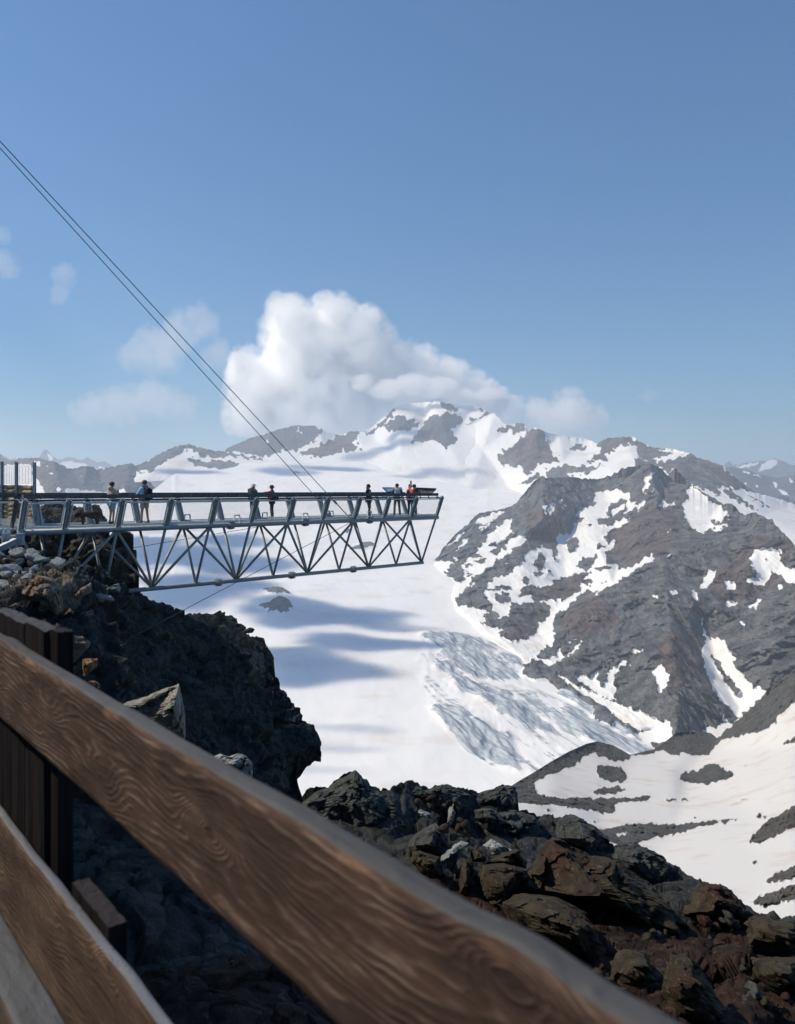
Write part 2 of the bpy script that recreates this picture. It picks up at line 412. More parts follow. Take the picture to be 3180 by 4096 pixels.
tag(mesh_obj('ground', q_, np.stack([ix_[:-1, :-1], ix_[:-1, 1:], ix_[1:, 1:], ix_[1:, :-1]], -1).reshape(-1, 4), gm_, None, True), kind='structure')
A = (1640, 1900, 1696 / 780.); B = (2400, 1850, 1696 / 780.); D = (1700, 2000, 1696 / 1480.); Cf = (2000, 1600, 1696 / 1180.); E = (1000, 1500, 1696 / 1200.); Ff = (0, 1640, 1696 / 1100.); H = (1700, 2600, 1696 / 1480.)
# ---- the big near mountain on the right
snowA = fr(*A, [
    [(548, 410), (600, 390), (700, 340), (800, 310), (860, 290), (790, 330), (740, 385), (650, 430), (580, 445), (600, 415)], [(660, 440), (690, 410), (700, 425), (640, 470), (590, 480)],
    [(880, 365), (880, 440), (870, 480), (895, 490), (850, 530), (790, 590), (740, 600), (730, 640), (700, 680), (620, 700), (590, 680), (590, 620), (640, 580), (700, 540), (680, 520), (740, 480), (800, 430), (850, 385)],
    [(870, 540), (960, 540), (1015, 548), (980, 600), (900, 650), (840, 700), (760, 730), (700, 790), (620, 850), (545, 890), (520, 860), (480, 840), (440, 780), (500, 735), (560, 705), (620, 720), (640, 690), (720, 680), (760, 700), (830, 640), (850, 580)],
    [(520, 545), (500, 580), (430, 640), (385, 670), (400, 640), (460, 580)], [(480, 490), (480, 515), (420, 550), (370, 550), (410, 520), (440, 495)], [(400, 560), (440, 545), (360, 600), (290, 630), (300, 610)],
    [(1160, 270), (1190, 250), (1180, 290), (1195, 340), (1180, 370), (1160, 320)], [(1195, 290), (1230, 225), (1280, 270), (1250, 290), (1245, 330), (1220, 335)], [(1300, 180), (1320, 230), (1355, 300), (1340, 300), (1310, 230)],
    [(820, 780), (880, 755), (870, 775), (830, 795)], [(385, 715), (410, 715), (410, 735), (380, 740)], [(510, 970), (580, 935), (560, 965)], [(480, 1000), (510, 1015), (490, 1035), (470, 1025)],
    [(1696, 140), (1640, 165), (1600, 200), (1625, 260), (1510, 290), (1440, 345), (1520, 390), (1440, 420), (1420, 480), (1390, 512), (1280, 515), (1245, 640), (1120, 625), (1000, 690), (1000, 740), (850, 880), (730, 895), (655, 970), (760, 1000), (640, 1010), (650, 1050), (720, 1110), (715, 1170), (770, 1210), (760, 1270), (860, 1210), (870, 1110), (950, 1110), (1180, 1110), (1225, 1150), (1205, 1240), (1120, 1300), (1110, 1370), (1040, 1400), (1010, 1380), (990, 1440), (920, 1440), (960, 1500), (1100, 1560), (1240, 1490), (1270, 1420), (1250, 1290), (1280, 1180), (1340, 1180), (1400, 1110), (1460, 1060), (1520, 1010), (1710, 1000)],
    [(200, 730), (380, 760), (430, 820), (480, 850), (545, 890), (520, 960), (460, 1000), (400, 1060), (390, 1080), (480, 1110), (530, 1150), (620, 1290), (700, 1330), (870, 1330), (1010, 1490), (1100, 1560), (1240, 1640), (900, 1900), (200, 1600), (0, 1100)],
    [(480, 1100), (530, 1110), (570, 1160), (620, 1170), (700, 1190), (640, 1250), (660, 1310), (560, 1230)],
    [(1365, 1470), (1420, 1410), (1450, 1400), (1390, 1465)], [(1160, 1620), (1270, 1560), (1310, 1500), (1330, 1590), (1430, 1500), (1520, 1430), (1500, 1470), (1400, 1560), (1330, 1600), (1260, 1640)],
    [(1510, 1085), (1600, 1040), (1696, 1005), (1640, 1035), (1560, 1075)]])
rockA = fr(*A, [ell(710, 600, 35, 20), ell(620, 745, 60, 20), ell(510, 790, 30, 14), ell(1415, 610, 50, 70), ell(1128, 745, 45, 85), ell(1262, 640, 25, 90), ell(1115, 860, 40, 18), ell(1010, 915, 30, 25),
    [(1430, 790), (1480, 740), (1560, 720), (1650, 690), (1600, 760), (1560, 820), (1480, 815)], [(1140, 1035), (1290, 900), (1500, 845), (1590, 850), (1500, 910), (1480, 960), (1490, 1020), (1440, 1015), (1400, 1060), (1320, 1095), (1180, 1090)],
    [(940, 1080), (960, 1000), (1000, 960), (1100, 965), (1200, 965), (1150, 1035), (1180, 1085), (1090, 1110), (1040, 1040), (960, 1070)], ell(815, 985, 75, 22),
    [(740, 1110), (730, 1060), (800, 1030), (870, 1025), (875, 1100), (800, 1115)], ell(1560, 435, 30, 12), [(1640, 390), (1710, 370), (1710, 440), (1640, 430)], ell(1540, 930, 65, 18), ell(1660, 625, 40, 22), ell(1650, 810, 50, 15), ell(1600, 300, 18, 6), ell(1215, 840, 14, 12), ell(1560, 960, 14, 10),
    [(300, 850), (360, 780), (410, 780), (480, 840), (480, 900), (430, 945), (370, 900), (310, 890)], [(390, 1090), (430, 1070), (440, 1020), (500, 980), (560, 1020), (640, 1060), (700, 1100), (690, 1180), (600, 1110), (540, 1160), (470, 1140), (420, 1120)],
    [(640, 1240), (650, 1200), (720, 1190), (790, 1260), (860, 1210), (880, 1120), (1000, 1110), (1180, 1130), (1220, 1180), (1205, 1240), (1120, 1300), (1100, 1370), (1040, 1400), (990, 1440), (900, 1450), (760, 1390), (780, 1350), (870, 1330), (690, 1310)],
    [(1105, 1560), (1180, 1500), (1250, 1490), (1230, 1560), (1160, 1610)], [(960, 1650), (1080, 1600), (1180, 1650), (1280, 1739), (960, 1739)]])
snowB = fr(*B, [
    [(370, 275), (385, 160), (430, 110), (450, 80), (468, 85), (440, 150), (420, 200), (400, 250)], [(520, 155), (560, 120), (575, 125), (550, 160)], [(440, 260), (460, 230), (480, 230), (460, 255)],
    [(-40, 250), (80, 240), (180, 245), (270, 265), (250, 330), (200, 400), (150, 440), (90, 490), (0, 500), (-40, 500)], [(260, 340), (330, 345), (300, 400), (240, 440), (200, 455), (230, 400)], [(340, 345), (410, 340), (360, 400), (310, 420)],
    [(-20, 545), (80, 545), (160, 510), (200, 490), (290, 480), (240, 520), (180, 570), (130, 560), (80, 600), (40, 650), (20, 700), (-20, 740)], [(-20, 810), (0, 780), (60, 720), (130, 660), (150, 660), (140, 710), (80, 770)],
    [(735, 150), (800, 190), (860, 240), (940, 290), (930, 340), (1050, 360), (1060, 400), (1110, 430), (1100, 470), (1060, 510), (1000, 540), (930, 590), (860, 600), (770, 550), (765, 510), (730, 480), (720, 430), (710, 350), (750, 330), (760, 290), (755, 250), (790, 210)],
    [(960, 575), (1050, 550), (1120, 520), (1110, 545), (1000, 590)], [(1080, 510), (1150, 470), (1140, 490)], [(1150, 460), (1210, 425), (1220, 430), (1170, 465)], [(960, 610), (1060, 570), (1050, 590)], [(860, 600), (930, 620), (900, 630)],
    [(490, 370), (560, 340), (590, 355), (640, 345), (665, 360), (650, 380), (570, 380), (520, 385)], [(575, 430), (605, 425), (600, 440)], [(640, 555), (680, 520), (670, 545), (650, 560)], [(580, 605), (590, 580), (630, 560), (610, 590)], [(575, 820), (580, 800), (625, 783), (610, 815)],
    [(-20, 890), (150, 885), (160, 920), (220, 930), (300, 890), (380, 850), (430, 810), (460, 785), (450, 830), (525, 795), (480, 840), (400, 880), (300, 935), (200, 1010), (100, 1070), (-20, 1105)],
    [(1340, 760), (1420, 735), (1490, 745), (1560, 760), (1590, 800), (1570, 850), (1610, 920), (1720, 920), (1720, 1060), (1640, 1040), (1580, 1000), (1530, 960), (1480, 935), (1470, 1000), (1450, 1040), (1380, 1075), (1320, 1060), (1270, 1020), (1300, 1000), (1390, 1015), (1330, 930), (1310, 880), (1290, 830), (1330, 820)],
    [(1200, 955), (1220, 960), (1260, 1010), (1240, 1000)], [(1525, 1040), (1570, 1060), (1600, 1120), (1560, 1110)], [(880, 1040), (940, 960), (960, 915), (970, 960), (1010, 920), (1000, 1000), (940, 1060), (910, 1110), (870, 1080)],
    [(1080, 1040), (1120, 1025), (1180, 1040), (1185, 1085), (1130, 1118), (1085, 1105)], [(1090, 1200), (1120, 1190), (1135, 1215), (1180, 1190), (1210, 1220), (1140, 1265), (1090, 1240)], [(1280, 1240), (1340, 1220), (1395, 1170), (1390, 1230), (1350, 1270), (1290, 1260)],
    [(785, 1130), (820, 1090), (850, 1150), (830, 1205)], [(580, 1110), (640, 1115), (660, 1100), (680, 1130), (660, 1150), (690, 1210), (650, 1150)], [(470, 1150), (485, 1130), (485, 1195), (470, 1190)], [(985, 1310), (995, 1265), (1010, 1290), (990, 1340)], [(1205, 1400), (1230, 1385), (1275, 1410), (1230, 1420)],
    [(880, 1340), (905, 1420), (920, 1470), (960, 1560), (990, 1620), (1040, 1700), (1110, 1800), (1150, 1860), (1060, 1860), (1000, 1750), (950, 1650), (920, 1560), (900, 1460), (875, 1380)],
    [(960, 1520), (1010, 1520), (1040, 1550), (1080, 1545), (1110, 1620), (1195, 1720), (1160, 1720), (1165, 1800), (1150, 1860), (1100, 1860), (1050, 1740), (990, 1640), (970, 1580)], [(875, 1600), (930, 1640), (945, 1700), (940, 1760), (970, 1860), (920, 1860), (910, 1750), (890, 1680)],
    [(280, 1640), (340, 1625), (385, 1615), (330, 1650), (285, 1665)], [(105, 1790), (160, 1750), (260, 1715), (220, 1760), (150, 1790), (110, 1860), (85, 1860)], [(225, 1790), (280, 1750), (280, 1770)], [(460, 1820), (500, 1790), (545, 1745), (560, 1790), (600, 1860), (480, 1860)]])
rockB = fr(*B, [[(60, 430), (90, 370), (150, 330), (240, 310), (230, 350), (160, 380), (110, 420), (90, 470), (60, 460)], ell(985, 515, 15, 25), [(-10, 905), (90, 905), (70, 940), (-10, 935)], [(-10, 1040), (70, 1040), (60, 1055), (-10, 1055)], ell(1435, 845, 12, 8)])
snowD = fr(*D, [
    [(1270, 660), (1300, 640), (1420, 740), (1430, 770), (1500, 850), (1570, 875), (1400, 1040), (1370, 1010), (1345, 900), (1300, 820), (1280, 760)],
    [(820, 850), (850, 780), (930, 735), (890, 780), (860, 820), (880, 890), (820, 905), (790, 880)], [(1045, 790), (1080, 750), (1120, 800), (1110, 850), (1070, 895), (1060, 850), (1060, 810)],
    [(700, 790), (760, 810), (800, 770), (790, 830), (830, 870), (880, 920), (800, 900), (740, 850), (690, 820)], [(600, 790), (700, 850), (800, 900), (960, 960), (1060, 1000), (1130, 1020), (1140, 1090), (1090, 1120), (980, 1060), (850, 980), (720, 890), (620, 820)],
    [(950, 690), (1000, 680), (980, 700)]])
rockD = fr(*D, [[(1310, 700), (1350, 750), (1440, 870), (1430, 910), (1390, 850), (1330, 760)], [(1350, 910), (1400, 960), (1440, 1000), (1400, 1030), (1360, 970)]])
topM = [(1735, 2245), (1755, 2226), (1773, 2194), (1810, 2150), (1870, 2098), (1897, 2070), (1925, 2052), (2017, 2038), (2063, 2017), (2100, 1969), (2137, 1928), (2169, 1907), (2192, 1914), (2275, 1909), (2330, 1914), (2400, 1919), (2446, 1900), (2492, 1873), (2552, 1864), (2598, 1855), (2644, 1873), (2671, 1905), (2694, 1878), (2703, 1873), (2736, 1914), (2791, 1956), (2832, 1983), (2860, 1992), (2887, 2016), (2929, 2020), (2975, 2062), (3021, 2052), (3044, 2066), (3090, 2080), (3117, 2117), (3154, 2154), (3180, 2186), (3400, 2330), (3700, 2500)]
botM = [(1735, 2320), (1790, 2430), (1840, 2480), (1930, 2545), (2040, 2615), (2110, 2685), (2230, 2770), (2400, 2880), (2520, 2960), (2700, 3020), (3000, 3020), (3700, 3000)]
ctM = [(1720, 2330, 2580), (1780, 2440, 2200), (1835, 2490, 2060), (1925, 2555, 1870), (2035, 2625, 1720), (2105, 2695, 1600), (2225, 2780, 1460), (2395, 2890, 1320), (2515, 2970, 1220), (1740, 2250, 2720), (1790, 2330, 2440), (1835, 2440, 2060), (1930, 2520, 1840), (2040, 2590, 1680), (2110, 2655, 1560), (2230, 2740, 1430), (2400, 2850, 1280), (2520, 2930, 1180), (2700, 3020, 1080),
       (1810, 2150, 2900), (1925, 2052, 3150), (2063, 2017, 3200), (2169, 1907, 3050), (2275, 1909, 3150), (2400, 1919, 3300), (2598, 1855, 3050), (2671, 1905, 3150), (2703, 1873, 2950), (2791, 1956, 2900), (2887, 2016, 2700), (2975, 2062, 2450), (3021, 2052, 2250), (3117, 2117, 2050), (3180, 2186, 1900), (3700, 2500, 1500),
       (2080, 2150, 2650), (2170, 2080, 2650), (2250, 2140, 2750), (2330, 2020, 2950), (2260, 2300, 2400), (2100, 2380, 2150), (1980, 2300, 2350), (2000, 2150, 2750), (2450, 2050, 2850), (2400, 2200, 2500), (2480, 2250, 2380), (2350, 2360, 2180), (2250, 2480, 1880), (2230, 2430, 2050), (2150, 2520, 1850),
       (2640, 2050, 2600), (2600, 2180, 2300), (2700, 2140, 2330), (2760, 2080, 2500), (2850, 2060, 2560), (2830, 2130, 2330), (2900, 2090, 2330),
       (2560, 2260, 2050), (2450, 2340, 1920), (2330, 2440, 1780), (2270, 2560, 1650), (2260, 2650, 1560), (2650, 2250, 1980), (2760, 2200, 2100), (2900, 2150, 2150), (3020, 2200, 1950),
       (2600, 2420, 1700), (2680, 2480, 1560), (2690, 2600, 1420), (2720, 2750, 1260), (2700, 2880, 1150), (2480, 2560, 1580), (2500, 2700, 1420), (2560, 2830, 1260), (2640, 2900, 1180),
       (2830, 2430, 1720), (2840, 2560, 1600), (2880, 2700, 1450), (2960, 2830, 1300), (2930, 2930, 1200), (2980, 2420, 1720), (3080, 2350, 1800), (3180, 2400, 1600), (3050, 2600, 1420), (3130, 2700, 1300), (3180, 2600, 1350), (3250, 2750, 1180), (3100, 2820, 1200), (3700, 3000, 950)]
tintM = fr(*D, [[(800, 230), (900, 100), (1050, 0), (1180, 100), (1100, 250), (950, 300)], [(540, 470), (560, 400), (700, 340), (770, 370), (690, 440), (600, 475)], [(1060, 700), (1120, 600), (1240, 620), (1290, 780), (1200, 850), (1090, 880)], [(1280, 400), (1500, 150), (1696, 200), (1600, 420), (1380, 480)],
                [(450, 60), (620, 20), (620, 230), (480, 200)], [(340, 640), (420, 580), (520, 580), (480, 650)], [(600, 560), (800, 420), (900, 560), (700, 640)]])
m_mtn = m_alpine('alpine_rock_near', .7)
relief('mountain', topM, botM, ctM, 3, 330, m_mtn, silh=6, silh_f=.035, disp=mdisp(130, 38, 3, .35, .6), blur=3, skirt=(700, 500, 6), snow=snowA + snowB + snowD, rock=rockA + rockB + rockD, tint=tintM, warp=17, seed=3)
# ---- range behind it
topM2 = [(1860, 1700), (1976, 1652), (2019, 1698), (2050, 1700), (2083, 1689), (2100, 1700), (2111, 1726), (2139, 1711), (2184, 1729), (2243, 1743), (2348, 1757), (2390, 1774), (2431, 1753), (2501, 1748), (2536, 1750), (2557, 1767), (2612, 1791), (2696, 1798), (2765, 1816), (2786, 1830), (2835, 1844), (2898, 1868), (2925, 1899), (3009, 1962), (3023, 1972), (3113, 1997), (3180, 2017), (3500, 2080), (3800, 2100)]
botM2 = [(1860, 2030), (2050, 2050), (2200, 2090), (3000, 2260), (3800, 2400)]
ctM2 = [(1860, 1720, 5400), (1976, 1652, 5300), (2083, 1689, 5200), (2139, 1711, 4800), (2243, 1743, 4900), (2348, 1757, 5000), (2501, 1748, 4500), (2612, 1791, 4300), (2765, 1816, 3900), (2898, 1868, 3700), (3009, 1962, 3500), (3180, 2017, 3600), (3500, 2080, 3500),
        (1930, 1800, 4950), (2000, 1900, 4650), (2060, 1980, 4350), (2150, 1830, 4500), (2100, 1900, 4350), (2250, 1850, 4300), (2350, 1870, 4100), (2450, 1830, 4150), (2550, 1880, 3800), (2700, 1870, 3600), (2800, 1950, 3350), (2950, 2000, 3250), (3050, 2060, 3100), (3180, 2130, 2900), (1860, 2030, 4150), (2050, 2050, 4000), (2200, 2090, 3800), (3000, 2260, 2600), (3800, 2400, 2300)]
rockC = fr(*Cf, [[(-20, 160), (50, 150), (120, 126), (160, 185), (60, 180), (-20, 185)], [(-10, 310), (60, 270), (140, 200), (165, 160), (262, 160), (255, 220), (300, 300), (350, 365), (300, 350), (230, 370), (160, 430), (130, 430), (130, 385), (20, 375), (-10, 360)],
    [(500, 360), (580, 290), (555, 248), (620, 205), (760, 205), (700, 260), (640, 290), (600, 320), (560, 355)], [(720, 205), (800, 235), (880, 270), (1000, 280), (960, 288), (870, 300), (780, 295), (800, 260), (740, 250), (700, 270)],
    [(760, 330), (830, 345), (950, 350), (1000, 330), (1100, 312), (1200, 345), (1290, 380), (1330, 425), (1470, 520), (1440, 530), (1250, 490), (1270, 560), (1200, 530), (1150, 500), (1060, 480), (1000, 420), (930, 400), (880, 380), (780, 380)],
    [(260, 400), (370, 370), (560, 385), (600, 370), (560, 400), (500, 420), (390, 420), (420, 450), (280, 460)], [(110, 490), (150, 450), (230, 420), (240, 440), (180, 480)], [(780, 300), (940, 300), (1000, 300), (960, 325), (850, 345), (800, 330)], ell(450, 275, 50, 16), ell(600, 340, 20, 12),
    [(1270, 500), (1330, 520), (1420, 590), (1480, 640), (1400, 600), (1300, 540)], [(1400, 530), (1480, 570), (1580, 630), (1500, 600)]])
tintC = fr(*Cf, [[(0, 300), (180, 150), (360, 370), (200, 450)], [(500, 360), (620, 200), (760, 210), (600, 340)]])
relief('mountain', topM2, botM2, ctM2, 3.2, 170, m_alpine('alpine_rock_mid', 1.3, grey=((.1, .105, .115), (.24, .235, .22))), silh=4, silh_f=.03, disp=mdisp(200, 24, 8, .3, .6), blur=3, skirt=(900, 600, 5), base_snow=1.0, rock=rockC, snow=fr(*Cf, [[(690, 265), (740, 245), (800, 245), (790, 262), (720, 280)], [(995, 292), (1040, 288), (1100, 312), (1060, 318)], [(1200, 415), (1240, 440), (1250, 470), (1225, 450)]]), tint=tintC, warp=22, seed=8)
# ---- the high summit and its ridges
topW = [(1000, 1755), (1092, 1726), (1177, 1704), (1269, 1705), (1297, 1726), (1354, 1741), (1410, 1725), (1453, 1730), (1495, 1705), (1538, 1663), (1580, 1627), (1623, 1617), (1679, 1613), (1750, 1606), (1800, 1617), (1899, 1622), (1927, 1634), (1952, 1652), (2000, 1690), (2150, 1760)]
topW = [(900, 1800), (930, 1785)] + topW
botW = [(900, 1890), (1000, 1905), (1200, 1910), (1500, 1940), (1900, 2000), (2150, 2020)]
ctW = [(930, 1785, 5900), (1092, 1726, 5800), (1177, 1704, 5800), (1269, 1705, 5800), (1354, 1741, 5900), (1410, 1725, 5600), (1495, 1705, 5700), (1580, 1627, 5700), (1700, 1612, 5900), (1899, 1622, 5800), (1952, 1652, 5600), (2150, 1760, 5400),
       (900, 1890, 5100), (1000, 1905, 5000), (1200, 1910, 5000), (1500, 1940, 4780), (1900, 2000, 4330), (2150, 2020, 4180), (1150, 1800, 5400), (1300, 1800, 5350), (1200, 1790, 5450), (1450, 1790, 5300), (1500, 1760, 5500), (1600, 1720, 5350), (1640, 1670, 5500), (1700, 1700, 5500), (1760, 1660, 5350), (1720, 1770, 5150), (1800, 1780, 5050), (1850, 1700, 5400), (1900, 1760, 5150), (1940, 1700, 5300), (1600, 1820, 5000)]
rockE = fr(*E, [[(640, 335), (720, 290), (830, 175), (800, 230), (750, 290), (690, 335)], [(755, 290), (850, 222), (900, 250), (970, 262), (940, 300), (870, 315), (790, 315)],
    [(910, 380), (950, 310), (1000, 250), (1060, 222), (1130, 216), (1180, 225), (1215, 260), (1170, 290), (1130, 320), (1180, 350), (1150, 400), (1100, 405), (1070, 375), (990, 370)],
    [(1225, 250), (1290, 235), (1380, 210), (1440, 275), (1400, 320), (1300, 370), (1280, 350), (1285, 290)], [(-160, 440), (-100, 380), (0, 340), (130, 310), (250, 280), (400, 290), (410, 330), (340, 385), (270, 420), (190, 440), (200, 400), (160, 440), (60, 465), (-60, 460)],
    [(270, 445), (420, 390), (500, 335), (580, 310), (650, 320), (570, 370), (620, 390), (600, 420), (540, 430), (430, 460), (330, 460)], [(1060, 140), (1150, 155), (1170, 205), (1120, 200), (1080, 175)], [(1270, 165), (1345, 205), (1345, 225), (1300, 195)], ell(630, 428, 12, 9), ell(895, 412, 10, 8)])
relief('mountain', topW, botW, ctW, 3, 120, m_alpine('alpine_rock_far', 1.8, grey=((.07, .08, .1), (.14, .145, .155))), silh=4, silh_f=.035, disp=mdisp(240, 24, 12, .3, .5), blur=3, skirt=(600, 500, 4), base_snow=1.0, rock=rockE, tint=fr(*E, [[(270, 445), (420, 390), (500, 335), (600, 430), (430, 470)]]),
       extra=fr(*E, [[(80, 380), (110, 350), (100, 390), (85, 395)], [(265, 300), (285, 290), (290, 335), (270, 330)], [(1110, 250), (1140, 225), (1130, 255)]]), warp=22, seed=12)
# ---- ridge with a small ice field, left of the summit
topL = [(530, 1880), (545, 1864), (597, 1841), (649, 1809), (700, 1786), (759, 1778), (817, 1796), (863, 1805), (934, 1805), (973, 1812), (1038, 1825), (1080, 1850)]
botL = [(530, 1930), (700, 1920), (900, 1910), (1080, 1880)]
rockF = fr(*Ff, [[(800, 350), (920, 300), (1000, 245), (1080, 215), (1170, 203), (1300, 232), (1340, 245), (1530, 285), (1640, 300), (1600, 310), (1530, 298), (1450, 285), (1330, 290), (1300, 300), (1220, 280), (1190, 250), (1130, 235), (1105, 290), (1060, 290), (1020, 320), (960, 345), (940, 375), (880, 380), (820, 380)],
    [(1140, 290), (1160, 285), (1240, 310), (1250, 330), (1310, 310), (1350, 310), (1440, 320), (1530, 350), (1480, 365), (1420, 355), (1380, 372), (1240, 345), (1170, 330)]])
relief('mountain', topL, botL, [(530, 1880, 5000), (597, 1841, 5100), (700, 1786, 5200), (759, 1778, 5200), (934, 1805, 5250), (1080, 1850, 5100), (530, 1930, 4500), (700, 1920, 4600), (800, 1850, 4950), (900, 1910, 4650), (1080, 1880, 4900), (650, 1860, 4850)], 3, 60, m_alpine('alpine_rock_ridge', 1.6), silh=5, silh_f=.04, disp=mdisp(180, 30, 17, .3), skirt=(500, 300, 4), base_snow=1.0, rock=rockF, warp=18, seed=17)
# ---- dark mountains on the left
topD = [(-700, 1840), (-200, 1860), (0, 1818), (32, 1841), (50, 1846), (71, 1835), (149, 1833), (214, 1848), (285, 1877), (324, 1867), (370, 1867), (389, 1880), (467, 1864), (525, 1854), (551, 1873), (584, 1912), (616, 1948), (630, 1975)]
botD = [(-700, 2150), (0, 2100), (300, 2040), (500, 2010), (630, 2000)]
snowF = fr(*Ff, [[(-300, 360), (60, 335), (190, 335), (200, 400), (235, 440), (280, 505), (330, 560), (-300, 560)], [(200, 315), (245, 308), (255, 345), (225, 345)], [(300, 380), (345, 402), (310, 395)], [(270, 325), (300, 350), (290, 355)], [(345, 460), (380, 505), (355, 505)], [(410, 480), (470, 490), (600, 505), (900, 520), (900, 600), (400, 600)], [(490, 400), (505, 400), (495, 415)], [(730, 490), (760, 485), (790, 505), (730, 510)]])
relief('mountain', topD, botD, [(a, b, c * 1.42) for a, b, c in [(-700, 1840, 3600), (-200, 1860, 3500), (0, 1818, 3700), (149, 1833, 3400), (214, 1848, 3250), (285, 1877, 3500), (350, 1867, 3400), (389, 1880, 3550), (525, 1854, 3500), (616, 1948, 3300), (-700, 2150, 2500), (0, 2100, 2500), (300, 2040, 2700), (240, 1930, 2950), (60, 1930, 3100), (330, 1940, 3150), (420, 1960, 3250), (500, 1940, 3050), (500, 2010, 2900), (630, 2000, 2950)]], 3, 110,
       m_alpine('alpine_rock_left', 1.0, grey=((.06, .068, .08), (.13, .135, .14))), silh=6, silh_f=.04, disp=mdisp(150, 30, 23, .3), skirt=(600, 500, 4), snow=snowF, tint=fr(*Ff, [[(60, 290), (240, 295), (330, 500), (230, 500)]]), warp=12, seed=23)
# ---- farthest ranges
far1 = [(-800, 1870), (-300, 1840), (-60, 1830), (10, 1818), (40, 1838), (60, 1832), (90, 1850), (150, 1850), (165, 1815), (175, 1799), (188, 1799), (214, 1828), (235, 1840), (253, 1835), (279, 1828), (324, 1841), (350, 1830), (389, 1851), (415, 1844), (454, 1867), (560, 1890), (700, 1900)]
relief('mountain', far1, [(-800, 1990), (700, 1990)], [(-800, 1870, 12000), (180, 1799, 12000), (454, 1867, 12000), (700, 1900, 12000), (-800, 1990, 9000), (700, 1990, 9000), (220, 1860, 11200), (350, 1880, 11200), (300, 1920, 10200)], 3, 45, m_alpine('alpine_rock_distant', 4, grey=((.08, .09, .1), (.15, .15, .15))), silh=3, silh_f=.05, disp=mdisp(500, 110, 31, .3), skirt=(700, 400, 3),
       snow=[[(250, 1845), (330, 1850), (370, 1870), (420, 1890), (420, 1920), (240, 1900), (230, 1870)], [(185, 1805), (215, 1835), (200, 1850)], [(390, 1860), (440, 1880), (400, 1885)], [(45, 1840), (80, 1850), (60, 1855)]], warp=6, seed=31)
far2 = [(2500, 1930), (2700, 1900), (2880, 1885), (2898, 1857), (2918, 1844), (2932, 1861), (3009, 1847), (3064, 1843), (3099, 1832), (3127, 1843), (3180, 1864), (3300, 1870), (3500, 1860), (3900, 1890)]
relief('mountain', far2, [(2500, 2060), (3900, 2060)], [(2500, 1930, 11800), (2898, 1857, 11800), (3099, 1832, 11800), (3900, 1890, 12000), (2500, 2060, 8600), (3900, 2060, 8600), (3000, 1900, 10300), (3150, 1910, 10300)], 3, 45, m_alpine('alpine_rock_hazy', 4, grey=((.08, .09, .1), (.15, .15, .15))), silh=3, silh_f=.05, disp=mdisp(500, 110, 37, .3), skirt=(700, 400, 3),
       snow=fr(*Cf, [[(1350, 380), (1420, 370), (1500, 358), (1480, 372), (1390, 392)], [(1500, 375), (1560, 340), (1600, 345), (1580, 380), (1520, 405), (1480, 415)]]), warp=6, seed=37)
mid2 = [(2780, 1960), (2860, 1880), (2904, 1868), (2974, 1875), (3044, 1899), (3113, 1913), (3180, 1899), (3300, 1890), (3600, 1930), (4000, 1950)]
relief('mountain', mid2, [(2780, 2160), (4000, 2200)], [(2780, 1960, 7600), (2904, 1868, 7600), (3113, 1913, 7600), (3180, 1899, 7600), (4000, 1950, 7600), (2780, 2160, 5200), (4000, 2200, 5200), (3050, 1960, 6800), (3150, 1980, 6400)], 3, 70, m_alpine('alpine_rock_blue', 2.4, grey=((.05, .058, .07), (.12, .125, .13))), silh=3, silh_f=.05, disp=mdisp(300, 70, 41, .3), skirt=(500, 300, 3),
       snow=fr(*Cf, [[(1380, 400), (1480, 430), (1540, 470), (1480, 440), (1400, 420)], [(1550, 480), (1640, 530), (1680, 560), (1620, 540)], [(1400, 470), (1430, 480), (1410, 490)], [(1660, 440), (1696, 470), (1670, 480)], [(1460, 480), (1500, 510), (1470, 500)], [(1560, 465), (1600, 480), (1590, 500)]]), warp=6, seed=41)
# ---- snowfield and moraine, lower right
topS = [(1450, 3700), (1800, 3370), (1950, 3190), (2023, 3158), (2075, 3124), (2136, 3089), (2206, 3045), (2276, 3006), (2346, 2975), (2389, 2965), (2450, 2980), (2520, 3019), (2616, 2997), (2660, 2967), (2704, 2932), (2773, 2923), (2843, 2932), (2869, 2953), (2904, 2914), (2957, 2871), (3026, 2818), (3096, 2748), (3180, 2679), (3500, 2520), (4200, 2350)]
botS = [(1450, 3950), (1950, 4000), (3000, 4400), (4200, 4600)]
ctS = [(1450, 3700, 120), (1450, 3950, 90), (1800, 3370, 190), (1950, 4000, 75), (3000, 4400, 52), (4200, 4600, 45), (1950, 3190, 250), (2040, 3150, 265), (2206, 3045, 330), (2389, 2965, 420), (2520, 3019, 400), (2616, 2997, 440), (2773, 2923, 500), (2869, 2953, 480), (3026, 2818, 460), (3180, 2679, 440), (4200, 2350, 400), (2500, 3080, 350), (2700, 3060, 370), (2750, 3120, 340), (2900, 3000, 400), (3100, 2900, 370), (3180, 3000, 320),
       (2200, 3200, 245), (2400, 3200, 270), (2400, 3300, 225), (2700, 3300, 235), (3000, 3250, 235), (3180, 3230, 220), (2200, 3300, 200), (2050, 3300, 180), (2600, 3450, 175), (3000, 3400, 170), (3180, 3450, 145), (2300, 3500, 130), (3000, 3600, 120), (3180, 3650, 105), (3000, 3900, 80), (4200, 4300, 60), (4200, 3300, 200)]
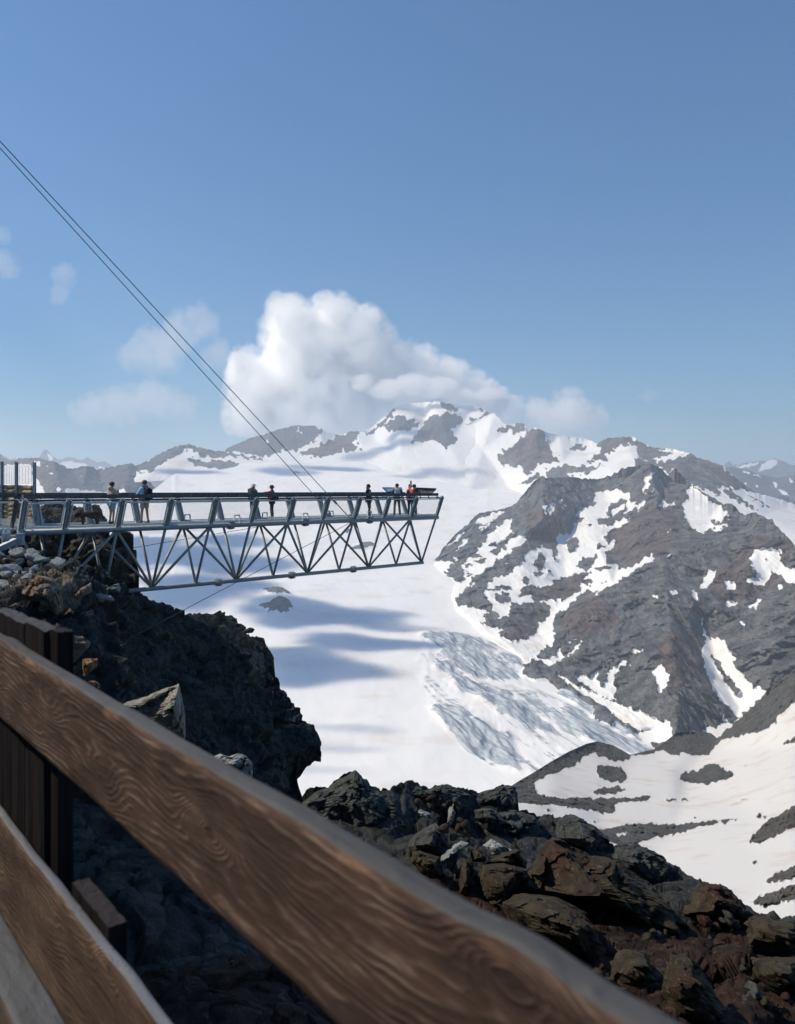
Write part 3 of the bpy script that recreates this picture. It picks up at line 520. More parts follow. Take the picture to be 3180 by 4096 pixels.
rockH = fr(*H, [
    [(290, 690), (370, 640), (500, 550), (660, 455), (790, 405), (950, 475), (930, 505), (870, 510), (760, 470), (720, 495), (690, 530), (600, 560), (530, 590), (500, 615), (520, 640), (600, 680), (700, 680), (860, 680), (1050, 665), (1020, 690), (900, 700), (860, 715), (880, 745), (830, 750), (760, 735), (620, 715), (560, 705), (440, 700), (380, 700), (290, 760)],
    [(785, 530), (830, 530), (880, 530), (930, 570), (915, 600), (850, 607), (790, 580)], [(1165, 590), (1180, 565), (1250, 550), (1300, 520), (1370, 540), (1425, 570), (1390, 590), (1300, 615), (1240, 610)], [(765, 650), (800, 635), (890, 625), (920, 645), (860, 660), (790, 662)],
    [(930, 475), (1100, 410), (1150, 370), (1310, 368), (1355, 405), (1330, 440), (1300, 480), (1250, 485), (1200, 470), (1130, 485), (1090, 460), (1000, 482)], [(1340, 410), (1520, 240), (1750, 30), (1750, 190), (1620, 300), (1600, 340), (1540, 370), (1440, 395), (1350, 412)],
    [(780, 830), (900, 800), (1000, 795), (1150, 800), (1300, 785), (1440, 770), (1400, 785), (1250, 810), (1150, 840), (1050, 860), (960, 890), (880, 900), (830, 870)], [(1480, 885), (1500, 850), (1560, 790), (1640, 740), (1750, 690), (1750, 790), (1600, 850), (1530, 885)],
    [(1560, 1065), (1600, 1030), (1750, 975), (1750, 1030), (1620, 1060)], [(1480, 1160), (1560, 1120), (1750, 1050), (1750, 1130), (1560, 1175)], [(1640, 430), (1696, 400), (1750, 400), (1696, 420), (1650, 435)], ell(1190, 685, 20, 8), ell(1125, 687, 25, 6), ell(1450, 682, 35, 6), ell(1535, 762, 40, 6), ell(1010, 778, 12, 4), ell(1510, 975, 16, 5), ell(1240, 770, 12, 4), ell(1470, 530, 8, 4), ell(570, 738, 12, 5), ell(780, 785, 10, 4)])
def sdisp(p, x, y):
    return -(2.2 * fbm(p / 40., 4, 2) * (1.0))
o, pS, xS, yS = relief('snowfield', topS, botS, ctS, 3.2, 300, m_alpine('moraine_snow', .09, grey=((.05, .052, .05), (.115, .115, .108)), brown=((.06, .05, .04), (.12, .1, .08)), snow=(.62, .605, .59), dirt=(.5, .4, .33)), silh=0, disp=sdisp, blur=30, smooth=True, skirt=(160, 200, 4), base_snow=1.0, rock=rockH, snow_flat=0, gravel=(2.0, 3.0),
       snow=None, extra=fr(*H, [[(470, 635), (540, 645), (610, 665), (660, 680), (600, 680), (520, 660)], [(850, 850), (930, 835), (920, 850)], ell(900, 765, 30, 8)]), tint=fr(*H, [[(1400, 1000), (1750, 900), (1750, 1250), (1400, 1200)], [(1480, 900), (1560, 780), (1750, 680), (1750, 800)]]), warp=13, seed=43)
# ------------------------------------------------------------------ near rock
def m_schist(name, grey=((.045, .052, .055), (.16, .17, .165)), rust=((.04, .027, .023), (.13, .085, .062)), k=1.0, bias=0.0, bump=.03):
    t = NT(name)
    big = t.noise(.55 * k, 4, .6); n1 = t.noise(2.2 * k, 8, .68, dist=.4); n2 = t.noise(9 * k, 6, .7)
    st = t.noise(7 * k, 6, .7, stretch=(1, .6, .16), rot=(.5, .7, .2)); st2 = t.noise(26 * k, 4, .7, stretch=(1, .6, .12), rot=(.5, .7, .2))
    v = t.vor(3.0 * k, 'DISTANCE_TO_EDGE', stretch=(1, 1, .5))
    c1 = t.mix(t.rng(n1, .3, .68), grey[0], grey[1]); c2 = t.mix(t.rng(n1, .3, .68), rust[0], rust[1])
    f = t.math('ADD', t.math('ADD', t.attr('tint'), bias), t.math('MULTIPLY', t.math('SUBTRACT', big, .5), 1.5))
    f = t.math('ADD', f, t.math('MULTIPLY', t.math('SUBTRACT', n2, .5), .4))
    col = t.mix(t.rng(f, .35, .75), c1, c2)
    col = t.mix(t.rng(st, .55, .75, 0, .45), col, (.21, .215, .2))
    col = t.mix(t.rng(st, .3, .45, .6, 0), col, (.018, .02, .022))
    col = t.mix(t.rng(t.noise(5 * k, 5, .7), .64, .74, 0, .55), col, (.26, .17, .1))
    h = t.math('ADD', t.math('MULTIPLY', n1, 1.0), t.math('ADD', t.math('MULTIPLY', st, 1.1), t.math('MULTIPLY', t.rng(v, 0, .06), .12)))
    nb = t.bump(h, bump * 4, .9); nb = t.bump(t.math('ADD', n2, st2), bump * .7, .8, nb)
    return t.done(col, t.rng(n2, .3, .7, .75, .98), nb, spec=.1)
m_cliff = m_schist('cliff_rock', grey=((.018, .021, .024), (.065, .07, .07)), rust=((.07, .055, .04), (.24, .2, .15))); m_crag = m_schist('crag_rock', grey=((.015, .017, .018), (.06, .064, .062)), rust=((.012, .008, .007), (.05, .031, .024)), k=1.6, bump=.018)  # crag base darkened to paint in the deep shade under the rail
m_crag_far = m_schist('outcrop_rock', grey=((.035, .037, .035), (.12, .115, .1)), k=.8, bump=.05)
def cdisp(sc, amp, s=0, blk=1.0):
    M = np.array(Matrix.Rotation(.6, 3, 'Y') @ Matrix.Rotation(.35, 3, 'X'))
    def f(p, x, y):
        q = p @ M.T / sc
        q = q + .25 * np.stack([fbm(q * 1.3, 3, s + 70), fbm(q * 1.3, 3, s + 80), fbm(q * 1.3, 3, s + 90)], 1)
        a = np.array([[.45, .6, 1.3]])
        d = amp * (.9 * blk * facets(q * a, s + 1, 1.0) + .45 * blk * facets(q * a * 2.4, s + 2, 1.0) + .2 * facets(q * a * 5.5, s + 3, 1.0) + .35 * (ridged(q * .7, 4, s + 4) - .8) + .07 * fbm(q * 9, 3, s + 5))
        return d
    return f
# crag behind the bridge root
relief('cliff', [(-300, 2080), (60, 2080), (153, 2015), (248, 2019), (330, 2025), (371, 2039), (413, 2064), (421, 2090), (466, 2148), (500, 2158), (520, 2166), (533, 2190), (541, 2340), (552, 2400)],
       [(-300, 2420), (300, 2430), (560, 2460)], [(-300, 2080, 37), (153, 2015, 38), (371, 2039, 38.5), (421, 2090, 37), (520, 2166, 36), (541, 2340, 34), (-300, 2420, 31), (300, 2430, 31), (560, 2460, 33), (250, 2150, 35), (330, 2110, 35.5), (450, 2220, 34.5), (430, 2250, 33), (300, 2160, 33.2), (150, 2160, 32.5), (200, 2130, 35)],
       2, 130, m_crag_far, silh=5, silh_f=.06, ndisp=cdisp(1.6, .55, 200), blur=2, skirt=(8, 14, 5), seed=61)
# main cliff on the left
topC = [(-400, 2190), (0, 2215), (83, 2215), (136, 2220), (198, 2225), (248, 2235), (289, 2255), (338, 2290), (388, 2310), (429, 2360), (495, 2374), (578, 2378), (632, 2419), (698, 2448), (772, 2455), (847, 2458), (904, 2460), (946, 2487), (995, 2524), (1061, 2565), (1090, 2629), (1103, 2695), (1136, 2770), (1175, 2806), (1185, 2820), (1208, 2885), (1240, 2905), (1259, 2912), (1275, 2940), (1284, 2970)]
botC = [(-400, 3300), (1192, 3300), (1193, 3120), (1226, 3067), (1272, 3028), (1284, 2985)]
ctC = [(-400, 2190, 25), (0, 2215, 26), (248, 2235, 25.5), (429, 2360, 24.5), (495, 2374, 27), (700, 2448, 31), (904, 2460, 38), (1000, 2524, 38.5), (1090, 2629, 38), (1136, 2770, 35), (1284, 2970, 32), (1193, 3116, 31.5), (1193, 3300, 30), (200, 2450, 22), (100, 2600, 17), (400, 2600, 21.5), (420, 2800, 18.5),
       (700, 2600, 28.5), (600, 2900, 20), (800, 2700, 31), (980, 2620, 36), (1040, 2700, 36), (820, 2530, 34), (1000, 2850, 31.5), (1120, 2900, 31.8), (1150, 3020, 30.2), (900, 3000, 26.5), (1050, 3150, 28), (300, 3000, 11), (0, 2900, 10), (-400, 3000, 9), (-400, 3300, 7), (600, 3200, 17), (900, 3250, 24), (300, 2300, 23.5), (100, 2320, 22.5), (0, 2420, 20.5), (250, 2380, 22)]
tintC_ = [[(60, 2330), (200, 2290), (330, 2320), (350, 2400), (250, 2460), (60, 2400)], [(100, 2600), (300, 2600), (420, 2900), (200, 2900)], [(730, 2430), (900, 2440), (1000, 2505), (1100, 2600), (1120, 2700), (1100, 2760), (1040, 2720), (960, 2610), (850, 2530)]]  # last polygon paints sunlight on the cliff shoulder as a lighter tan
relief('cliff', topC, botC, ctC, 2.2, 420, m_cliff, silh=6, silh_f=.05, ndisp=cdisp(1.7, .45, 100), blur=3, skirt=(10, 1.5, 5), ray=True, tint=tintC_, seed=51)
# near crag below the railing, running to the right hand edge
topR = [(-1400, 2600), (-300, 2680), (0, 2760), (300, 2960), (600, 3120), (900, 3200), (1150, 3235), (1197, 3211), (1249, 3168), (1314, 3149), (1359, 3112), (1379, 3104), (1418, 3082), (1437, 3104), (1463, 3123), (1476, 3149), (1548, 3174), (1573, 3155), (1638, 3135), (1664, 3141), (1677, 3159), (1716, 3159), (1742, 3146), (1787, 3138), (1826, 3152), (1917, 3174), (1969, 3160), (2030, 3140), (2060, 3152), (2066, 3235), (2104, 3240), (2160, 3261), (2230, 3271), (2285, 3262), (2348, 3280), (2397, 3315), (2431, 3348), (2459, 3385), (2543, 3380), (2605, 3402), (2661, 3447), (2737, 3490), (2793, 3510), (2814, 3540), (2863, 3540), (2918, 3566), (2974, 3614), (3023, 3645), (3030, 3672), (3058, 3668), (3113, 3684), (3180, 3694), (3500, 3760), (3900, 3850)]
botR = [(-1400, 4300), (0, 5200), (3180, 5200), (3900, 4600)]
ctR = [(-1400, 2600, 9), (-300, 2680, 8.5), (0, 2760, 8.6), (300, 2960, 8.2), (600, 3120, 8.4), (900, 3200, 10), (1197, 3211, 12.5), (1418, 3082, 13), (1548, 3174, 13), (1742, 3144, 14), (1969, 3159, 15.5), (2060, 3152, 15.5), (2160, 3261, 15), (2285, 3262, 15.5), (2431, 3348, 14.5), (2543, 3380, 13.5), (2737, 3490, 12.5), (2863, 3540, 11.8), (3023, 3645, 11), (3180, 3694, 9.5), (3900, 3850, 8),
       (1350, 3300, 12.0), (1550, 3400, 11.3), (1700, 3300, 12.9), (1900, 3300, 13.8), (2000, 3420, 12.0), (1750, 3500, 9.5), (2200, 3400, 12.5), (2150, 3560, 10.5), (2050, 3620, 9.4), (2350, 3480, 12.2), (2450, 3560, 10.8), (2600, 3540, 11.8), (2700, 3620, 10.6), (2300, 3700, 8.6), (2500, 3750, 8.2), (2650, 3780, 8.6), (2850, 3740, 9.8), (2950, 3840, 8.2), (2400, 3900, 6.9), (2700, 3950, 6.4), (2850, 4000, 6.9), (3100, 3800, 8.8), (3180, 3950, 7.2), (2700, 4096, 5.4), (3000, 4096, 5.6), (3180, 4096, 6),
       (300, 3200, 6.6), (300, 3500, 5.4), (900, 3500, 6.5), (900, 4096, 4.4), (300, 4096, 4), (0, 5200, 3), (1600, 5200, 3), (3180, 5200, 3.6), (-1400, 4300, 3.5), (-300, 3400, 5.2), (3900, 4600, 4.5)]
tintR = [[(1600, 3500), (1800, 3480), (2050, 3560), (2250, 3480), (2500, 3560), (2600, 3660), (2740, 3700), (2960, 3680), (3200, 3760), (3900, 3800), (3900, 5200), (-200, 5200), (500, 3900), (1500, 3700)], [(200, 3000), (400, 3000), (560, 3300), (300, 3250)]]
relief('ground', topR, botR, ctR, 4.2, 430, m_crag, silh=9, silh_f=.03, ndisp=cdisp(1.0, .11, 300), blur=3, skirt=(7, 16, 6), tint=tintR, seed=71)
# ---- single boulders and slabs
def rock_mesh(seed, sub=4, rough=.05, planes=13, flat=1.0):
    r = np.random.default_rng(seed)
    bm = bmesh.new(); bmesh.ops.create_icosphere(bm, subdivisions=sub, radius=1)
    v = np.array([q.co[:] for q in bm.verts]); f = np.array([[q.index for q in k.verts] for k in bm.faces]); bm.free()
    n = r.normal(size=(planes, 3)); n /= np.linalg.norm(n, axis=1)[:, None]
    n = np.concatenate([n, -n[:4]]); d = r.uniform(.55, 1.0, len(n))
    dots = v @ n.T; rr = np.where(dots > .05, d / np.maximum(dots, .05), 9).min(1)
    rr = np.minimum(rr, 1.35)
    v = v * rr[:, None]
    k = rough * fbm(v * 2.2 + seed, 4, seed) + rough * .8 * facets(v * np.array([[2.2, 2.2, 5]]) + seed, seed)
    return v * (1 + k[:, None]), f
def rock(px, py, Y, w, h, dep, seed, mat, rot=(0, 0, 0), label=None, group=None, tint=0.0, sub=4, name='boulder', cat='rock'):
    """w, h in photograph pixels, dep in metres"""
    v, f = rock_mesh(seed, sub)
    s = np.array([w / 2 * Y / F, dep / 2, h / 2 * Y / F]); s = s * 1.08
    M = np.array(Matrix.Rotation(rot[2], 3, 'Z') @ Matrix.Rotation(rot[1], 3, 'Y') @ Matrix.Rotation(rot[0], 3, 'X'))
    v = (v * s) @ M.T
    o = mesh_obj(name, v, f, mat); o.location = P(px, py, Y)
    set_attr(o, 'tint', np.full(len(v), tint))
    return tag(o, label, cat, group)
def traced(outline, Y, dep, seed, mat, label, tint=0.0, ridge=None, name='boulder', lean=.35, n=46):
    """a block with a measured front outline (photograph pixels), real depth and its own broken faces"""
    cx = sum(q[0] for q in outline) / len(outline); cy = sum(q[1] for q in outline) / len(outline)
    rx, ry = ridge or (cx, cy)
    # resample the outline
    pts = []; m = len(outline)
    for i in range(m):
        a, b = outline[i], outline[(i + 1) % m]; L = math.hypot(b[0] - a[0], b[1] - a[1]); k = max(2, int(L / 7))
        for j in range(k): pts.append((a[0] + (b[0] - a[0]) * j / k, a[1] + (b[1] - a[1]) * j / k))
    k = len(pts); V = []; rings = [(1, .5, 1), (.99, .12, 1), (.93, -.05, 1)] + [(.86 - .86 * j / 16., -.05 - .0, 1) for j in range(16)]
    out = []
    for ri, (sc, dy, _) in enumerate(rings):
        for (x, y) in pts:
            X = rx + (x - rx) * sc; Z = ry + (y - ry) * sc
            if ri < 3: d = dep * dy
            else: d = -dep * (.05 + .45 * (1 - sc) ** .9)
            d += lean * (HY - Z) / F * Y * 0
            q = P(X, Z, Y); q.y += d - .12 * dep; q.y += (cy - Z) / F * Y * lean
            s_ = q.y / Y; q.x *= s_; q.z *= s_
            out.append(q[:])
    v = np.array(out)
    w = v * np.array([[1, 1, 1]]) + seed * 3.1; amp = dep * .13
    v = v + amp * (facets(w * 2.2 / dep, seed, 1.0) + .8 * fbm(w * 4 / dep, 5, seed, .6) + .5 * facets(w * 6 / dep, seed + 5, 1.0))[:, None] * np.array([[.25, -1, .35]])
    f = []
    for r_ in range(len(rings) - 1):
        for i in range(k): f.append((r_ * k + i, r_ * k + (i + 1) % k, (r_ + 1) * k + (i + 1) % k, (r_ + 1) * k + i))
    f.append(tuple(range(k))[::-1])
    o = mesh_obj(name, v, f, mat); set_attr(o, 'tint', np.full(len(v), tint))
    return tag(o, label, 'rock')
Z4 = lambda q: [(a / 1.3046, 2100 + b / 1.3046) for a, b in q]
m_tan = m_schist('tan_boulder_rock', grey=((.14, .135, .115), (.36, .345, .3)), rust=((.2, .15, .11), (.33, .27, .21)), k=2.2, bump=.012)
m_rust = m_schist('rusty_rock', grey=((.11, .09, .075), (.3, .25, .19)), rust=((.12, .06, .035), (.32, .18, .1)), k=1.4, bump=.02)
m_pale = m_schist('pale_slab_rock', grey=((.13, .145, .15), (.38, .41, .41)), k=1.3, bump=.02)
m_grey = m_schist('grey_crag_rock', grey=((.028, .032, .033), (.088, .095, .09)), k=1.8, bias=-.45, bump=.015)
m_red = m_schist('red_crag_rock', rust=((.02, .01, .009), (.065, .028, .021)), grey=((.026, .021, .015), (.07, .058, .04)), k=1.8, bias=.36, bump=.015)
traced(Z4([(600, 960), (690, 918), (780, 890), (870, 850), (935, 832), (945, 870), (958, 940), (968, 1000), (968, 1110), (900, 1200), (700, 1150), (560, 1040)]), 7.4, .9, 5, m_tan, 'pointed tan boulder rising behind the wooden rail', tint=-.1, ridge=(690, 2840), lean=-.3)
traced(Z4([(1120, 1205), (1150, 1192), (1180, 1205), (1210, 1210), (1240, 1192), (1270, 1195), (1300, 1220), (1318, 1245), (1320, 1290), (1310, 1340), (1200, 1380), (1080, 1280)]), 8.6, .6, 9, m_pale, 'light grey craggy boulder just above the wooden rail below the dark cliff', tint=-.6, lean=-.3)
traced([(90, 2375), (115, 2330), (160, 2305), (205, 2312), (235, 2345), (250, 2400), (252, 2440), (230, 2465), (200, 2440), (170, 2425), (150, 2400)], 21.2, 1.2, 13, m_rust, 'big rusty tan boulder under the pile of grey slabs', tint=.3)
traced([(296, 2385), (330, 2350), (365, 2330), (367, 2345), (350, 2375), (310, 2400)], 21.5, .7, 17, m_rust, 'narrow leaning tan slab at the right end of the slab pile', tint=0)
traced([(425, 2356), (445, 2342), (478, 2336), (484, 2350), (478, 2368), (440, 2366)], 23.0, .7, 19, m_pale, 'pale green block beside the left end of the lower bridge tube', tint=-.6)
traced([(330, 2640), (345, 2634), (390, 2632), (388, 2665), (360, 2690), (335, 2705), (330, 2670)], 12.0, .5, 23, m_rust, 'rust orange stone in the shaded cliff right of the fence post', tint=.8)
traced([(355, 2725), (380, 2722), (398, 2735), (397, 2755), (370, 2752)], 11.2, .3, 25, m_rust, 'small orange stone just above the wooden rail below a larger orange stone', tint=.8)
G = 'broken grey slabs piled below the root of the bridge'
r_ = np.random.default_rng(3)
for k in range(74):
    u = r_.random(); px = -10 + 430 * u
    top = np.interp(px, [0, 140, 250, 340, 420], [2215, 2222, 2240, 2290, 2340]); py = top + (r_.random() ** 1.3) * (150 - .2 * px)
    Yr = 25.2 - (py - top) * .022; big = r_.random() < .25
    w = r_.uniform(60, 110) if big else r_.uniform(22, 58)
    rock(px, py, Yr, w, w * r_.uniform(.35, .6), w / F * Yr * .9, 400 + k, m_pale if r_.random() < .7 else m_crag_far, rot=(r_.uniform(-.5, .3), r_.uniform(.1, .6), r_.uniform(-1, 1)),
         label='broken grey slab in the pile below the root of the bridge', group=G, tint=r_.uniform(-.8, -.1), sub=3, name='rock')
G = 'loose stones on the sunlit shoulder of the left cliff'
for k in range(46):
    t_ = r_.random(); px = 760 + 330 * t_; top = np.interp(px, [760, 904, 995, 1090], [2458, 2462, 2526, 2632]); py = top + r_.random() * 95 - 3
    w = r_.uniform(10, 34); Yr = 37.6 - (py - top) * .012
    rock(px, py, Yr, w * 1.3, w * .7, w / F * Yr, 600 + k, m_crag_far, rot=(r_.uniform(-.4, .4), r_.uniform(-.3, .4), r_.uniform(-1, 1)), label='loose stone on the sunlit shoulder of the left cliff', group=G, tint=r_.uniform(-.6, .2), sub=2, name='stone')
Z6 = lambda q: [(1100 + a / 1.5418, 3000 + b / 1.5418) for a, b in q]
Z7 = lambda q: [(2000 + a / 1.4373, 3000 + b / 1.4373) for a, b in q]
slabs = [
 ([(1190, 3230), (1197, 3211), (1249, 3165), (1314, 3149), (1359, 3112), (1380, 3104), (1418, 3080), (1440, 3104), (1463, 3123), (1480, 3152), (1545, 3180), (1610, 3250), (1650, 3330), (1600, 3430), (1480, 3480), (1300, 3380)], 12.6, 1.1, m_grey, 'big dark grey peaked slab at the left end of the near crag'),
 ([(1550, 3176), (1575, 3153), (1638, 3132), (1664, 3140), (1680, 3158), (1720, 3157), (1745, 3143), (1787, 3136), (1826, 3151), (1880, 3180), (1860, 3240), (1760, 3260), (1660, 3240), (1600, 3215)], 13.8, 1.0, m_grey, 'low jagged grey block on the crest next to the peaked slab'),
 ([(1860, 3200), (1917, 3174), (1969, 3158), (2030, 3140), (2060, 3150), (2068, 3190), (2062, 3235), (1990, 3262), (1900, 3262), (1840, 3250)], 14.9, 1.0, m_grey, 'grey block with an overhanging right edge in front of the moraine'),
 ([(1880, 3290), (1960, 3260), (2060, 3240), (2130, 3262), (2160, 3300), (2150, 3380), (2060, 3420), (1950, 3380)], 13.6, 1.0, m_grey, 'broad grey green slab face left of the tall rib'),
 (Z6([(1240, 370), (1300, 360), (1350, 362), (1400, 410), (1447, 455), (1310, 500), (1280, 450), (1245, 420)]), 13.2, .9, m_grey, 'flat dark grey slab lying on the middle of the near crag'),
 (Z6([(1070, 380), (1100, 305), (1125, 320), (1110, 400), (1085, 470), (1065, 450)]), 13.0, .5, m_pale, 'thin upright grey slab standing in the rubble of the near crag'),
 (Z6([(1105, 440), (1140, 320), (1145, 345), (1128, 430), (1110, 460)]), 13.2, .4, m_grey, 'second thin upright slab just right of the first on the near crag'),
 (Z6([(825, 600), (870, 530), (930, 480), (1000, 455), (1050, 530), (1085, 600), (1040, 660), (930, 650), (850, 640)]), 10.9, .9, m_grey, 'big rough grey block above the rusty stones by the rail'),
 (Z6([(850, 370), (900, 365), (960, 390), (1000, 440), (960, 450), (880, 410)]), 13.0, .6, m_pale, 'pale grey slab tilted flat between the upright slabs and the block'),
 (Z6([(1030, 660), (1090, 610), (1150, 560), (1190, 570), (1150, 610), (1080, 650), (1030, 690)]), 10.0, .6, m_pale, 'long pale grey slab lying across the red stones'),
 (Z6([(850, 625), (900, 625), (1020, 660), (1030, 695), (1050, 780), (1000, 815), (900, 760), (845, 690)]), 9.6, .7, m_red, 'red brown broken block touching the wooden rail'),
 (Z6([(1300, 690), (1400, 640), (1500, 610), (1540, 690), (1540, 730), (1420, 700), (1310, 710)]), 10.0, .9, m_red, 'purple red block with a flat top on the near crag'),
 (Z6([(1210, 620), (1240, 585), (1300, 650), (1300, 690), (1220, 690)]), 9.9, .5, m_red, 'small pointed red stone left of the flat topped red block'),
 (Z6([(1260, 800), (1290, 710), (1420, 700), (1530, 740), (1550, 790), (1450, 880), (1340, 1010), (1270, 900)]), 9.3, 1.0, m_red, 'large olive brown boulder beneath the purple red block'),
 (Z6([(1135, 830), (1160, 640), (1215, 690), (1215, 830), (1180, 930), (1130, 900)]), 9.4, .6, m_red, 'upright maroon slab by the rail'),
 (Z6([(1280, 590), (1340, 550), (1440, 610), (1440, 640), (1330, 650)]), 10.9, .6, m_pale, 'shiny grey stone below the flat dark slab'),
 (Z7([(60, 830), (200, 640), (300, 500), (480, 615), (650, 620), (690, 700), (850, 800), (1000, 920), (1100, 1100), (1000, 1110), (850, 1060), (730, 960), (600, 940), (520, 900), (330, 830), (200, 830)]), 9.6, 1.6, m_red, 'huge red brown rock wall in the middle of the near crag'),
 (Z7([(1140, 800), (1170, 765), (1250, 770), (1340, 830), (1390, 900), (1388, 1000), (1200, 975), (1080, 960)]), 10.2, 1.1, m_red, 'rounded red block at the right end of the ridge by the snow'),
 (Z7([(540, 440), (620, 520), (560, 700), (480, 610), (300, 500), (330, 400), (420, 370)]), 13.8, 1.4, m_grey, 'tall grey green rock rib below the moraine'),
 (Z7([(660, 560), (780, 545), (880, 580), (960, 650), (940, 830), (850, 790), (700, 690), (655, 620)]), 12.3, 1.2, m_grey, 'grey rib leaning against the red rock wall'),
 (Z7([(1440, 1010), (1500, 955), (1600, 985), (1720, 1000), (1720, 1200), (1560, 1190), (1430, 1140)]), 8.8, 1.2, m_red, 'brown streaked block at the right edge under the snow'),
 (Z7([(20, 880), (150, 830), (340, 850), (480, 930), (560, 1010), (640, 1160), (600, 1300), (350, 1180), (100, 1040)]), 7.9, 1.3, m_red, 'dark brown boulder just above the blurred end of the rail'),
 (Z7([(700, 1160), (760, 1150), (850, 1180), (900, 1350), (820, 1480), (640, 1340), (650, 1230)]), 6.8, 1.0, m_red, 'rust streaked block low in the shaded crag'),
 (Z7([(1000, 1180), (1100, 1180), (1200, 1330), (1300, 1570), (1050, 1575), (960, 1400)]), 6.0, 1.0, m_red, 'dark mottled rock spur near the bottom edge'),
 (Z7([(1425, 1370), (1460, 1335), (1500, 1390), (1500, 1440), (1440, 1450)]), 6.6, .4, m_grey, 'small light grey stone at the lower right corner'),
 (Z7([(1480, 1210), (1560, 1190), (1720, 1200), (1720, 1400), (1560, 1400), (1480, 1300)]), 7.2, .8, m_red, 'reddish block at the right edge above the rubble'),
]
for k, (o_, Y_, d_, m_, lab) in enumerate(slabs):
    traced(o_, Y_, d_, 700 + k * 3, m_, lab, tint=.0)
G = 'rubble in the hollows of the near crag'
cl = [(1150, 480, 60, 6.0, 10.4, Z6), (1180, 520, 70, 5, 10.4, Z6), (1000, 340, 80, 6, 12.8, Z6), (680, 955, 90, 9, 9.2, Z7), (1230, 1010, 90, 9, 8.8, Z7), (1560, 1460, 130, 12, 6.4, Z7), (1380, 1250, 60, 5, 7.4, Z7), (900, 1060, 60, 5, 8, Z7), (640, 1270, 50, 4, 7, Z7)]
k = 0
for (a, b, sp, n, Yc, Z) in cl:
    for j in range(int(n * 1.3)):
        (px, py), = Z([(a + r_.normal() * sp, b + r_.normal() * sp * .35)]); w = r_.uniform(16, 46); k += 1
        rock(px, py, Yc * .99, w * 1.3, w * .8, w / F * Yc, 900 + k, random.choice([m_red, m_grey, m_red]), rot=(r_.uniform(-.6, .6), r_.uniform(-.6, .6), r_.uniform(-2, 2)), label='small broken stone in the rubble of the near crag', group=G, tint=r_.uniform(-.4, .5), sub=2, name='stone')
# ------------------------------------------------------------------ viewing bridge
m_steel = plain('painted_steel', (.31, .345, .365), .5, 0, 6, .12, .5)
m_galv = plain('galvanised_steel', (.68, .71, .72), .5, .0, 20, .15, .5)
m_rail = plain('grey_timber', (.12, .118, .125), .8, 0, 9, .4)
m_dark = plain('dark_timber', (.062, .06, .064), .8, 0, 9, .5)
m_cable = plain('cable_steel', (.05, .055, .06), .5, .3)
m_deck = plain('deck_grating', (.22, .25, .27), .6, .2, 14, .3)
m_net = plain('net_wire', (.26, .28, .29), .5, .4)
DV = Vector((.6957, .7183, 0)); NV = Vector((-.7183, .6957, 0)); O0 = Vector((-13.35, 28.3, 0)); LB = 22.28; WB = 2.2
def bp(s, w, z): return O0 + DV * s + NV * w + Vector((0, 0, z))
SP = [0.0] + [(.0699 + .093 * i) * LB for i in range(11)]
br = tag(empty('viewing_bridge', bp(0, WB / 2, -1.5)), 'grey steel cantilever viewing bridge with wire mesh sides and dark timber handrails over the glacier', 'viewing bridge')
def bb(mb, name, mat, parent=br, smooth=False):
    o = mb.build(name, mat, parent, smooth); o.location = -parent.location if parent is br else (0, 0, 0); return o
CZ, BZ, DZ = -1.51, -4.08, -1.385
for w in (0, WB):
    q = MB(); q.tube([bp(-.1, w, CZ), bp(LB + .12, w, CZ)], .103, 20); c_ = bb(q, 'chord_tube', m_steel, smooth=True)
q = MB(); q.tube([bp(1.2, WB / 2, BZ), bp(LB + .1, WB / 2, BZ)], .092, 20); bb(q, 'chord_tube', m_steel, smooth=True)
for o_ in [k for k in br.children]:
    for f_ in o_.data.polygons:
        if len(f_.vertices) > 4: f_.use_smooth = False
for i in range(1, 12):
    for w in (0, WB):
        for j in ([i] if i % 2 == 0 else [i - 1, i, i + 1]):
            if j > 11: continue
            a = bp(SP[i], WB / 2, BZ + .04); b = bp(SP[j], w + (.04 if w == 0 else -.04), CZ - .04)
            q = MB(); q.tube([a, b], .056, 12); bb(q, 'diagonal_strut', m_steel, smooth=True)
# flanged couplings
for s_, w, z, r in [(.42 * LB - .55, 0, CZ, .103), (.582 * LB, 0, CZ, .103), (.77 * LB, 0, CZ, .103), (.40 * LB, WB / 2, BZ, .092), (.585 * LB, WB / 2, BZ, .092), (.765 * LB, WB / 2, BZ, .092), (.36 * LB, WB, CZ, .103), (.55 * LB, WB, CZ, .103), (.74 * LB, WB, CZ, .103)]:
    q = MB()
    for e in (-.05, .05): q.tube([bp(s_ + e - .035, w, z), bp(s_ + e + .035, w, z)], r + .09, 8)
    for k in range(6):
        a = k * math.pi / 3; off = NV * math.cos(a) * (r + .05) + Vector((0, 0, math.sin(a) * (r + .05)))
        q.tube([bp(s_ - .16, w, z) + off, bp(s_ + .16, w, z) + off], .022, 6)
    bb(q, 'coupling', m_steel)
# lifting brackets on the deck edge
for s_, w in [(.36 * LB, WB), (.41 * LB, 0), (.55 * LB, WB), (.582 * LB, 0), (.74 * LB, WB), (.77 * LB, 0)]:
    q = MB()
    for e in (-.16, .16): q.bar(bp(s_ + e, w, CZ + .05), bp(s_ + e * .8, w, CZ + .42), .04, .06, up=NV)
    q.bar(bp(s_ - .15, w, CZ + .42), bp(s_ + .15, w, CZ + .42), .05, .05); bb(q, 'lifting_bracket', m_galv)
